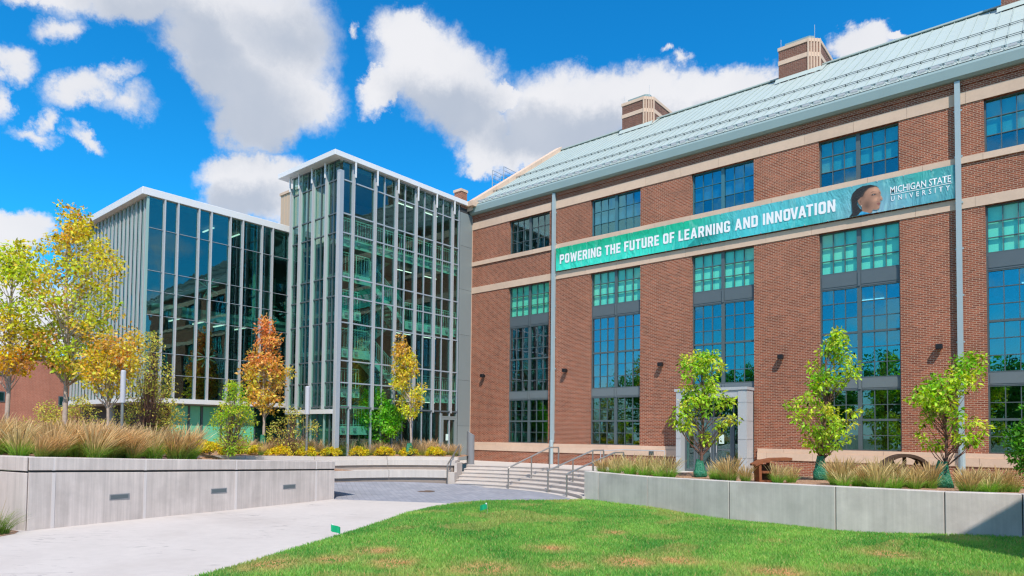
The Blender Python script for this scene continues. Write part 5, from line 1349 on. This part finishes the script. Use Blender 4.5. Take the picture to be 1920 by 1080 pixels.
def bush(label, cat, base, height, env, ncl, per, lsize, colf, seed, crad=.2, stems=5, droop=.1, long=1.9, name='shrub', depth=.9, group=None, bark='bark'):
    g = random.Random(seed); t = thing(name, label, cat, base, group); hs = [e[0] for e in env]; cl = []; tries = 0
    while len(cl) < ncl and tries < ncl * 50:
        tries += 1
        z = g.uniform(hs[0], hs[-1]); l = float(np.interp(z, hs, [e[1] for e in env])); r = float(np.interp(z, hs, [e[2] for e in env])); half = (l + r) / 2; mid = (r - l) / 2
        u = g.uniform(-l, r); q = (u - mid) / max(half, .01); p = Vector((0, 0, z)) + RIGHT * u + FWD * (g.uniform(-1, 1) * half * depth * math.sqrt(max(0, 1 - q * q)))
        if any((p - c).length < crad * .55 for c in cl) or value3(p * 1.5, seed) < .30: continue
        cl.append(p)
    B = MB(); foot = [RIGHT * g.gauss(0, .08) + FWD * g.gauss(0, .08) for _ in range(stems)]
    for k, p in enumerate(cl):
        s = foot[k % stems]; m1 = s.lerp(p, .5); m1.z = p.z * .62
        B.tube([s, s * .9 + Vector((0, 0, p.z * .2)), m1, p], [.018, .014, .009, .003], 4, caps=False)
    st = B.build('stems', bark, None); st.parent = t
    obj_mesh('foliage', leaf_mesh('foliage', [tuple(p) for p in cl], crad, per, lsize, np.array([colf(p, g) for p in cl]), droop=droop, seed=seed, long=long), t); return t
bush('bright green bushy shrub behind the slim yellow maple', 'shrub', (-.35, -6.6, 1.42), 3.0, [(.55, .3, .35), (1.0, 1.0, 1.0), (1.7, 1.15, 1.3), (2.3, .95, .8), (2.9, .75, .2), (3.5, .35, -.1)], 120, 70, .15,
     lambda p, g: lerp3((.12, .40, .045), (.32, .60, .07), g.random()), 31, crad=.27, name='shrub')
bush('airy multi stemmed yellow green shrub on the mulch near the wall end', 'shrub', (1.3, -15.4, 1.5), 2.7, [(.15, .5, .5), (.5, .75, .7), (1.0, .75, .75), (1.6, .8, .85), (2.1, .5, .6), (2.9, .15, .3)], 130, 34, .085,
     lambda p, g: lerp3((.27, .50, .05), (.68, .62, .07), g.random() ** 1.3), 37, crad=.2, stems=6)
for i, (bx_, by_, h, lab, s) in enumerate((((-1.6), -17.5, 4.7, 'loose yellow leaved shrub at the corner of the glass wing', 41), (-8.0, -18.0, 2.6, 'low yellow leaved shrub under the fins of the glass wing', 43), (-2.6, -16.9, 3.3, 'spreading yellow leaved shrub left of the green glass base', 47), (-.9, -11.3, 2.2, 'thin yellow leaved shrub at the foot of the orange maple', 53), (-10.8, -18.5, 2.4, 'small yellow leaved shrub at the far end of the glass wing', 49))):
    bush(lab, 'shrub', (bx_, by_, back_z(12, 150) if i else 1.75), h, [(.2, .6, .6), (.8, 1.2, 1.2), (1.5, 1.35, 1.3), (h * .7, .8, .7), (h, .2, .2)], 150 if i != 3 else 80, 16, .105,
         lambda p, g: lerp3((.66, .58, .15), (.42, .42, .08), g.random()), s, crad=.24, stems=7, bark='bark_red')
# three green trees in the right planter
def cherry(p, g):
    k = g.random(); c = lerp3((.20, .42, .04), (.52, .66, .07), k)
    return lerp3(c, (.70, .64, .12), .7) if g.random() < .16 else c
tree('green tree with drooping leaves directly in front of the entrance portal', 'tree', (17.3, -6.25, bed_right(17.3, -6.25)), 4.35,
     [(1.25, .15, .3), (1.55, .6, .9), (2.0, 1.05, 1.15), (2.5, .8, 1.1), (2.95, .55, .7), (3.4, .85, .7), (3.8, 1.25, .75), (4.1, .75, .65), (4.4, .1, .5)], 72, 38, .155, cherry, 'bark_red', .06, .75, 61, gap=.42, crad=.25, droop=.55, long=2.1, name='green_tree')
tree('tallest green tree of the right planter, its tip in front of a blue window', 'tree', (20.95, -4.75, bed_right(20.95, -4.75)), 5.0,
     [(1.0, .2, .2), (1.4, .7, .7), (1.9, 1.2, 1.0), (2.4, 1.25, .95), (2.8, .8, .3), (3.2, .35, .7), (3.7, .55, 1.1), (4.2, .45, 1.0), (4.55, -.15, .7), (5.05, -.25, .45)], 78, 38, .155, cherry, 'bark_red', .06, .7, 67, gap=.42, crad=.25, droop=.55, long=2.1, name='green_tree', lean=(.2, 0))
tree('green tree of the right planter overlapping the right downspout', 'tree', (24.5, -5.3, bed_right(24.5, -5.3)), 3.95,
     [(.95, .25, .3), (1.3, .55, .95), (1.7, .75, 1.15), (2.1, .85, .7), (2.5, 1.15, .5), (2.9, .75, .6), (3.3, .45, .75), (3.6, .1, .85), (4.0, -.35, .7)], 70, 38, .145, cherry, 'bark_red', .05, .65, 71, gap=.42, crad=.23, droop=.55, long=2.1, name='green_tree', lean=(.3, 0))
bush('dark green leafy shrub against the window at the right edge of the picture', 'shrub', (26.75, -3.2, bed_right(26.7, -3.2)), 2.4, [(.3, .4, .5), (.9, .8, .9), (1.6, .85, .9), (2.2, .45, .8), (2.6, .2, .5)], 90, 60, .13,
     lambda p, g: lerp3((.05, .22, .03), (.14, .36, .05), g.random()), 73, crad=.26)
# watering bags round the trunks
def bag(label, at, h, r, seed, grp='green watering bags round the tree trunks'):
    g = random.Random(seed); t = MB(); n = 14; prof = [(0, .75), (.06, 1.0), (.3, .95), (.5, .72), (.72, .62), (.88, .52), (1, .46)]
    for q, (k, rr) in enumerate(prof):
        for j in range(n):
            a = 2 * pi * j / n; w = 1 + .16 * sin(3 * a + seed + 2 * k) + .09 * g.uniform(-1, 1)
            t.v.append((at[0] + r * rr * w * cos(a), at[1] + r * rr * w * sin(a), at[2] + h * k + (.03 * g.uniform(-1, 1) if 0 < q else 0)))
    for q in range(len(prof) - 1):
        for j in range(n):
            a = q * n + j; b_ = q * n + (j + 1) % n; t.f.append((a, b_, b_ + n, a + n))
    o = t.build('watering_bag', 'tree_bag', None, smooth=True, loc=at); tag(o, label, 'watering bag', grp); return o
bag('green watering bag at the foot of the tree before the portal', (17.25, -6.3, bed_right(17.3, -6.25) - .02), .62, .24, 1)
bag('green watering bag at the foot of the tallest planter tree', (20.9, -4.8, bed_right(20.95, -4.75) - .02), .85, .24, 2)
bag('green watering bag at the foot of the tree by the right downspout', (24.45, -5.4, bed_right(24.5, -5.3) - .02), .80, .27, 3)
bag('green watering bag at the foot of the slim yellow maple', (2.0, -6.55, 1.36), .62, .24, 4)
bag('green watering bag at the foot of the orange red maple', (-2.25, -12.05, 1.5), .8, .2, 5)
bag('dark green watering bag at the foot of the tall maple', (1.05, -21.2, 1.70), .7, .24, 6)
# feathery ornamental grass
def grass_kind(seed, n_leaf=150, n_plume=75, h=.78, sway=(.0, .0), green=(.12, .27, .035), tan=(.50, .36, .17), spread=.16, plume=(.52, .345, .18)):
    g = np.random.default_rng(seed)
    def strips(n, L, w, up, segs, arch, c0, c1, tipw=.1):
        a = g.uniform(0, 2 * pi, n); r = spread * np.sqrt(g.random(n)); out = np.c_[np.cos(a), np.sin(a)] * (g.uniform(.15, 1, n) * arch)[:, None] + np.array(sway) * g.uniform(.6, 1.2, n)[:, None]
        LL = L * g.uniform(.45, 1.12, n); base = np.c_[np.cos(a) * r, np.sin(a) * r]; ph = g.uniform(0, pi, n); sd = np.c_[np.cos(ph), np.sin(ph)]
        V = []; C = []
        for k in range(segs + 1):
            t = k / segs; z = LL * (t * up - (1 - up) * 0 - arch * .42 * t * t * np.linalg.norm(out, axis=1)); xy = base + out * (LL * t ** 1.6)[:, None]
            ww = w * (1 - (1 - tipw) * t) if callable(w) is False else w(t)
            V.append(np.c_[xy - sd * ww, z]); V.append(np.c_[xy + sd * ww, z])
            c = np.array(c0) * (1 - t) + np.array(c1) * t; C += [np.tile(c, (n, 1))] * 2
        jit = 1 + g.normal(0, .22, (n, 1))
        V = np.stack(V, 1); C = np.clip(np.stack([c * jit for c in C], 1), .01, .9); m = 2 * (segs + 1)
        i = np.arange(n)[:, None] * m; F = []
        for k in range(segs): F.append(np.concatenate([i + 2 * k, i + 2 * k + 1, i + 2 * k + 3, i + 2 * k + 2], 1))
        return V.reshape(-1, 3), np.concatenate(F), C.reshape(-1, 3)
    leaves = np_mesh('leaves', *strips(n_leaf, h * .74, .0065, .95, 4, .95, green, lerp3(green, tan, .36)), 'blade')
    heads = np_mesh('seed_heads', *strips(n_plume, h * 1.12, (lambda t: .003 if t < .55 else (.0105 if t < .95 else .003)), 1.0, 6, .62, (.30, .30, .09), plume), 'blade')
    return leaves, heads
GK = {}
GK['R'] = [grass_kind(s, 330, int(140 * k), .68, (RIGHT.x * sw, RIGHT.y * sw), gr, tn, .17, pl) for s, k, sw, gr, tn, pl in (
    (1, 1.0, .02, (.17, .42, .05), (.60, .54, .22), (.60, .45, .23)), (2, .7, .12, (.19, .45, .06), (.50, .54, .18), (.60, .48, .25)), (3, 1.2, -.08, (.15, .36, .05), (.66, .52, .24), (.58, .40, .21)), (4, .55, .05, (.20, .46, .06), (.46, .52, .16), (.62, .50, .26)))]
GK['L'] = [grass_kind(s, 280, int(200 * k), .95, (RIGHT.x * sw, RIGHT.y * sw), gr, tn, .2, pl) for s, k, sw, gr, tn, pl in (
    (11, 1.0, .24, (.19, .40, .06), (.62, .50, .22), (.68, .46, .25)), (12, 1.2, .34, (.20, .36, .06), (.66, .48, .24), (.62, .40, .22)), (13, .6, .16, (.22, .46, .06), (.52, .52, .17), (.72, .54, .30)), (14, .9, .28, (.17, .40, .05), (.58, .48, .21), (.70, .49, .28)))]
GK['B'] = [grass_kind(s, 160, 120, .74, (RIGHT.x * .05, RIGHT.y * .05), (.27, .35, .08), (.62, .49, .24), .18, (.66, .45, .28)) for s in (21, 22, 23)]
GK['N'] = [grass_kind(s, 240, 6, .95, (RIGHT.x * .12, RIGHT.y * .12), (.10, .20, .03), (.35, .33, .10), .22, (.5, .36, .2)) for s in (31,)]
def clump(kd, x, y, z, label, grp, sc=1.0, seed=0):
    r = random.Random(seed * 77 + int(x * 100)); lv, hd = GK[kd][r.randrange(len(GK[kd]))]
    t = thing('ornamental_grass', label, 'grass clump', (x, y, z - .02), grp)
    kind(t, 'thing')
    for nm, me in (('leaves', lv), ('seed_heads', hd)): obj_mesh(nm, me, t)
    s = sc * r.uniform(.74, 1.16); t.scale = (s, s, s * r.uniform(.92, 1.08)); t.rotation_euler = (0, 0, r.uniform(-.5, .5)); return t
# grasses in the right planter: a dense row at the left end, looser clumps along the wall
gl = 'tan feathery ornamental grass clump in the raised planter along the lawn'
gg = 'ornamental grass clumps in the right planter'
i = 0
RGP = [(13.75, -7.2), (14.05, -6.9), (14.35, -7.25), (14.7, -6.85), (15.05, -7.35), (15.4, -7.0), (15.7, -7.5), (16.05, -7.1), (16.3, -7.6), (14.5, -6.3), (15.3, -6.3), (13.95, -6.4), (16.55, -7.3),
       (17.95, -7.6), (18.15, -7.2), (18.95, -7.9), (19.55, -8.1), (19.8, -7.6), (20.4, -7.7), (20.65, -7.2), (20.1, -7.1), (21.65, -7.5), (21.95, -7.1), (22.25, -7.9), (22.6, -7.4), (22.95, -7.9), (23.25, -7.2), (23.6, -7.9), (24.0, -7.3), (24.25, -6.7),
       (25.2, -7.4), (25.45, -6.9), (25.7, -7.4), (25.9, -6.7), (21.7, -8.2), (22.45, -8.5), (23.3, -8.5), (22.1, -6.8), (22.8, -6.6), (23.75, -6.6), (24.95, -8.1), (25.35, -8.2), (18.5, -7.4), (17.8, -6.9), (22.2, -6.3), (23.2, -6.2), (25.2, -6.0), (17.05, -6.9)]
def lateral(x, y):
    dx, dy = x - CAM.x, y - CAM.y; return (dx * RIGHT.x + dy * RIGHT.y) / (dx * FWD.x + dy * FWD.y)
def bare(x, y): return any(abs(lateral(x, y) - lateral(*c)) < w for c, w in (((17.2, -6.6), .026), ((20.9, -4.8), .022), ((24.45, -5.4), .022), ((19.75, -7.2), .020)))
RGP = [p for p in RGP if not bare(*p)]
def rlab(x, y):
    l = lateral(x, y)
    for lim, s_ in ((lateral(17.2, -6.6), 'of the dense row between the stairs and the portal tree'), (lateral(19.75, -7.2), 'between the portal tree and the rusty orange casting'), (lateral(20.9, -4.8), 'just right of the rusty orange casting'),
                    (lateral(24.45, -5.4), 'between the tallest planter tree and the downspout tree'), (9, 'right of the downspout tree')):
        if l < lim: return 'tan feathery grass clump ' + s_
for x, y in RGP:
    i += 1; clump('R', x, y, bed_right(x, y), rlab(x, y), gg, 1.0, i)
clump('R', 26.15, -6.6, bed_right(26.1, -6.6), 'single tan grass clump at the right end of the raised planter', gg, .9, 99)
# the left planter: big wind swept clumps
gl = 'wind swept tan ornamental grass clump behind the left retaining wall'; gg = 'ornamental grass clumps in the left planter'
r = random.Random(4); LGP = []
for k in range(60):
    y = -24.8 + 7.0 * (k + r.random()) / 60; x = lx(y) - .6 - r.random() ** 1.1 * 3.2
    LGP.append((x, y))
for x, y in LGP:
    if y > -19.5 + .4 * r.random(): continue
    l = lateral(x, y); i += 1; clump('L', x, y, bed_left(x, y), 'wind swept tan grass clump on the left wall, ' + ('left of the tall maple trunk' if l < lateral(1.05, -21.2) else 'between tall and small maple' if l < lateral(3.3, -20.6) else 'right of the white light column'), gg, .95, i)
clump('L', .9, -13.9, 1.5, 'small dark tufted grass clump before the green glass base', 'small grass clumps before the tower', .55, 5)
# the bed before the tower
gl = 'tan feathery grass clump in the curved bed before the glass tower'; gg = 'ornamental grass clumps before the tower'
for k in range(46):
    a = 121.5 + 73 * (k + r.random() * .8) / 46; rad = r.uniform(9.3, 10.7)
    if a < 125: rad = min(rad, 9.8)
    x, y = pol(rad, a); l = lateral(x, y); i += 1; clump('B', x, y, back_z(rad, a), 'feathery grass clump on the curved bed, ' + ('left of the tower corner' if l < lateral(0, -9.5) else 'between tower corner and slim yellow maple' if l < lateral(2, -6.4) else 'right of the slim yellow maple'), gg, .95, i)
# dark grass at the very left, in front of the wall
for k, (x, y) in enumerate(((7.85, -24.45), (7.7, -24.75), (8.1, -24.8), (7.35, -24.6))):
    clump('N', x, y, .03, 'long leaved green grass clump at the foot of the left wall', 'green grass clumps at the foot of the left wall', .95, 200 + k)
sheet([(1.6, -27.5), (5.95, -24.4), (7.66, -23.98), (8.05, -24.15), (8.7, -25.0), (8.4, -27), (6.0, -30), (2, -30)], .03, 'planting_bed', 'mulch')
# yellow cushions of low shrubs along the seating
def cushion(label, x, y, z, w, h, seed, grp):
    g = random.Random(seed); t = thing('yellow_shrub', label, 'shrub', (x, y, z), grp); cl = []
    for _ in range(46):
        a = g.uniform(0, 2 * pi); q = math.sqrt(g.random()); cl.append((w * q * cos(a), w * q * sin(a), .05 + h * (1 - q * q) ** .5 * g.uniform(.45, 1)))
    cols = [lerp3((.62, .45, .02), (.70, .60, .06), g.random()) if g.random() < .8 else (.40, .42, .05) for _ in cl]
    obj_mesh('foliage', leaf_mesh('foliage', cl, .10, 34, .075, np.array(cols), droop=0, seed=seed, long=1.6, up=.7), t)
    B = MB()
    for q in range(7):
        p = cl[q]; B.tube([(0, 0, -.03), (p[0] * .5, p[1] * .5, p[2] * .6), p], [.012, .008, .004], 4, caps=False)
    B.build('stems', 'bark', None).parent = t
    return t
grp = 'low yellow shrubs along the curved seating'
for k, (a, nm) in enumerate(((196, 'in line with the orange maple'), (186.5, 'left of the white light column'), (179, 'just right of the white light column'), (170.5, 'below the tower corner'), (162.5, 'below the first tower bays'), (153.5, 'left of the slim yellow maple'), (145.5, 'right below the slim yellow maple'), (137.5, 'between the slim yellow maple and the stairs'), (129, 'nearest the stairs'))):
    x, y = pol(8.72, a); cushion('low round yellow shrub on the curved bed ' + nm, x, y, back_z(8.7, a), .47, .40, 300 + k, grp)
for k, (x, y, w) in enumerate(((2.5, -18.1, .5), (2.0, -17.6, .5), (1.4, -17.0, .45), (2.9, -18.2, .42), (.6, -16.6, .45), (.2, -16.0, .4), (1.9, -16.6, .36), (-.6, -15.9, .42))):
    cushion('low yellow shrub in the patch beside the airy shrub and the tall grass', x, y, bed_left(x, y), w, .42, 330 + k, 'low yellow shrubs in the left planter')
# ------------------------------------------------------------------ street furniture
bo = thing('bollard', 'stout grey cylindrical bollard with slanted top at the head of the stairs', 'bollard', (3.55, -3.7, .88))
b = MB(); n = 20; R0 = .20
for z, sl in ((0, 0), (1.62, 1)):
    for j in range(n):
        a = 2 * pi * j / n; x, y = R0 * cos(a), R0 * sin(a); b.v.append((3.55 + x, -3.7 + y, .88 + z - (.24 * ((x * RIGHT.x + y * RIGHT.y) / R0) * .5 if sl else 0)))
for j in range(n): b.f.append((j, (j + 1) % n, n + (j + 1) % n, n + j))
b.f.append(tuple(n + j for j in range(n))); b.build('shaft', 'bollard_grey', bo, bevel=.012)
b = MB(); b.lathe([(.25, .86), (.25, .892), (.21, .90)], 3.55, -3.7, 20); b.build('base_plate', 'bollard_grey', bo)
def light_column(label, x, y, z, zsplit, ztop, r, grp):
    t = thing('light_column', label, 'light column', (x, y, z), grp)
    b = MB(); b.lathe([(r * .62, z), (r * .62, zsplit)], x, y, 14); b.build('post', 'steel_brushed', t, smooth=False)
    b = MB(); b.lathe([(r, zsplit), (r, ztop - .03), (r * .8, ztop)], x, y, 14); b.build('luminaire', 'column_white', t)
    b = MB(); b.lathe([(r * .5, ztop), (r * .5, ztop + .05)], x - r * .2, y, 10); b.build('cap', 'seam_dark', t)
light_column('white topped light column behind the left grasses beside the small maple', 4.72, -20.72, 1.66, 3.35, 4.36, .075, 'white topped light columns')
light_column('white topped light column at the left of the tower', -.06, -11.08, 1.36, 3.30, 4.62, .11, 'white topped light columns')
t = thing('marker_post', 'thin white post in front of the low brick building', 'post', (-.9, -24.2, 1.8))
b = MB(); b.tube([(-.9, -24.2, 1.8), (-.9, -24.2, 3.55)], .03, 8); b.build('post', 'column_white', t); b = MB(); b.lathe([(.06, 1.8), (.06, 1.88)], -.9, -24.2, 10); b.build('base', 'seam_dark', t)
# handrails on the stairs
def handrail(label, p0, p1, zt0, zt1, grp, end=True, mid=True, mm='steel_brushed', run=0.0):
    p0, p1 = Vector(p0), Vector(p1); t = thing('handrail', label, 'handrail', tuple(p0), grp)
    a, c = Vector((p0.x, p0.y, zt0)), Vector((p1.x, p1.y, zt1)); d = (c - a); d.z = 0; d.normalize()
    pts = [p0, Vector((p0.x, p0.y, zt0 - .04)), a + d * .05 + Vector((0, 0, .01)), c]
    if run: c2 = c + d * run; pts += [c2, Vector((c2.x, c2.y, zt1 - .05)), Vector((c2.x, c2.y, p1.z))]
    b = MB(); b.tube(pts, .036, 8); b.build('rail', mm, t, smooth=False)
    b = MB(); m = a.lerp(c, .55); zb = p0.z + (p1.z - p0.z) * .5
    b.tube([(m.x, m.y, zb), (m.x, m.y, m.z)], .032, 8)
    b.tube([(c.x, c.y, p1.z), (c.x, c.y, zt1)], .032, 8); b.build('post', mm, t)
grp = 'steel handrails on the curved stairs'
handrail('steel handrail at the left end of the stairs beside the seating', (4.95, -6.75, .0), (3.55, -4.55, .86), 1.0, 1.86, grp, mm='steel_brushed')
handrail('steel handrail running up the middle of the stairs, nearest the bollard', (8.03, -5.95, .0), (8.62, -3.65, .88), .97, 1.86, grp, run=.55)
handrail('steel handrail on the right of the stairs, second from the planter wall', (10.36, -6.1, .0), (11.35, -4.15, .88), .95, 1.80, grp, run=.55)
handrail('steel handrail of the stairs closest to the end of the planter wall', (12.0, -7.05, .0), (13.2, -5.4, .88), .93, 1.78, grp, run=.4)
t = thing('handrail', 'low pale handrail before the stone base left of the entrance portal', 'handrail', (11.2, -1.0, .88), grp)
b = MB(); b.tube([(9.9, -1.2, .88), (9.9, -1.2, 1.70), (11.0, -1.0, 1.78), (11.3, -1.0, 1.78)], .024, 8); b.tube([(11.3, -1.0, 1.78), (13.2, -1.0, 1.78), (13.2, -1.0, .88)], .024, 8); b.build('rail', 'alu_white', t)
# utility flags on the lawn
def flag(label, x, y, lean, rot, seed):
    z = float(lawn_z(np.array([x]), np.array([y]))[0]); t = thing('utility_flag', label, 'marker flag', (x, y, z), 'green utility flags stuck in the lawn')
    top = Vector((lean[0], lean[1], .34)); b = MB(); b.tube([(0, 0, -.03), top * .5 + Vector((.01, 0, 0)), top], .0035, 5); w = b.build('wire', 'alu_white', None); w.parent = t
    b = MB(); d = Vector((cos(rot), sin(rot), -.35)).normalized(); n = 5; up_ = Vector((0, 0, 1)) + top * .8; up_.normalize(); sd = d.cross(up_)
    for i_ in range(n + 1):
        k = i_ / n; c = top + d * (.22 * k) + sd * (.05 * sin(k * 5 + seed))
        for h in (-.0, -.16): b.v.append(tuple(c + up_ * h))
    for i_ in range(n): a = 2 * i_; b.f.append((a, a + 1, a + 3, a + 2))
    f = b.build('flag', 'flag_green', None); f.parent = t
    for o_ in (f,): s = o_.modifiers.new('thickness', 'SOLIDIFY'); s.thickness = .002
    b = MB(); c = top + d * .03 + up_ * -.015
    for h in (0, 1): pass
    b.quad(tuple(top + up_ * .012 + sd * .004), tuple(top + d * .05 + up_ * .02 + sd * .012), tuple(top + d * .05 - up_ * .03 + sd * .012), tuple(top - up_ * .03 + sd * .004)); p = b.build('printed_patch', 'white_print', None); p.parent = t
flag('crumpled green utility flag at the edge of the lawn beside the path', 14.15, -19.55, (-.05, .02), RAD(30), 1.0)
flag('small upright green utility flag standing in the middle of the lawn', 13.95, -13.95, (-.02, 0), RAD(215), 2.2)
# rusty pieces in the planter
t = thing('rusty_casting', 'rusty orange cast iron piece with square openings in the planter right of the portal', 'sculpture', (19.9, -7.3, 1.05))
b = MB(); x0, y0, z0 = 19.9, -7.3, bed_right(19.9, -7.3)
def slab(b, pts, th):  # outline in the plane of RIGHT and up, given real thickness
    i = len(b.v); n = len(pts)
    for s in (-.5, .5):
        for (u, z) in pts: p = Vector((x0, y0, z0 + z)) + RIGHT * u + FWD * (th * s); b.v.append(tuple(p))
    b.f += [tuple(i + k for k in range(n)), tuple(i + n + k for k in reversed(range(n)))]
    for k in range(n): b.f.append((i + k, i + n + k, i + n + (k + 1) % n, i + (k + 1) % n))
slab(b, [(-.28, 0), (-.20, 0), (-.22, .62), (-.30, .62)], .45); slab(b, [(.14, 0), (.24, 0), (.20, .62), (.10, .62)], .45); slab(b, [(-.21, .30), (.13, .30), (.12, .37), (-.22, .37)], .42)
slab(b, [(-.42, .58), (-.2, .70), (.2, .78), (.75, .80), (.75, .72), (.2, .70), (-.18, .62), (-.40, .52)], .5); slab(b, [(-.20, .0), (.14, .0), (.13, .08), (-.21, .08)], .4)
b.build('casting', 'corten', t)
b = MB(); slab(b, [(-.2, .09), (.12, .09), (.1, .58), (-.2, .58)], .02); b.build('back_plate', 'iron_dark', t)
t = thing('rusted_flywheel', 'dark rusty half buried iron wheel behind the grasses between the two right trees', 'sculpture', (23.6, -6.3, 1.0))
x0, y0, z0 = 23.6, -6.3, 1.24; b = MB(); n = 22; pts = []
for k in range(n + 1):
    a = RAD(18) + (pi - RAD(36)) * k / n; pts.append((cos(a) * .92, -.12 + sin(a) * .92))
for k in range(n): (u0, w0), (u1, w1) = pts[k], pts[k + 1]; slab(b, [(u0, w0), (u1, w1), (u1 * .90, w1 * .90 - .01), (u0 * .90, w0 * .90 - .01)], .30)
b.build('rim', 'iron_dark', t)
b = MB()
for a in (35, 62, 90, 118, 145): c, s = cos(RAD(a)), sin(RAD(a)); slab(b, [(c * .1 - s * .03, s * .1 + c * .03 - .1), (c * .1 + s * .03, s * .1 - c * .03 - .1), (c * .86 + s * .03, s * .86 - c * .03 - .12), (c * .86 - s * .03, s * .86 + c * .03 - .12)], .10)
b.build('spokes', 'iron_dark', t)
b = MB(); slab(b, [(cos(RAD(a)) * .17, -.02 + sin(RAD(a)) * .17) for a in range(0, 360, 30)], .36); b.build('hub', 'iron_dark', t)
# ------------------------------------------------------------------ trees across the lawn, mirrored in the windows
def park_trees(spots):
    cl = []; cols = []; rad = []; g = random.Random(5); B = MB()
    for (x, y, h) in spots:
        B.tube([(x, y, -.3), (x + .1, y, h * .3), (x, y + .1, h * .7)], [.3, .24, .08], 8); n = 0
        while n < 55:
            p = Vector((g.uniform(-1, 1), g.uniform(-1, 1), g.uniform(-1, 1)))
            if p.length < 1: n += 1; cl.append((x + p.x * h * .42, y + p.y * h * .42, h * .6 + p.z * h * .40)); rad.append(h * .14); cols.append(lerp3((.05, .17, .025), (.14, .31, .045), g.random()))
    t = kind(B.build('distant_park_trees', 'bark'), 'stuff'); t['label'] = 'row of green park trees across the lawn'
    kind(obj_mesh('crowns', leaf_mesh('crowns', cl, np.array(rad), 95, .5, np.array(cols), seed=5, droop=.2), t), 'stuff')
park_trees(((24, -62, 11), (13, -66, 12.5), (3, -60, 9.5), (-9, -66, 12), (33, -58, 9), (-22, -62, 13), (-36, -58, 12), (44, -68, 12), (-50, -46, 12), (18, -74, 13)))
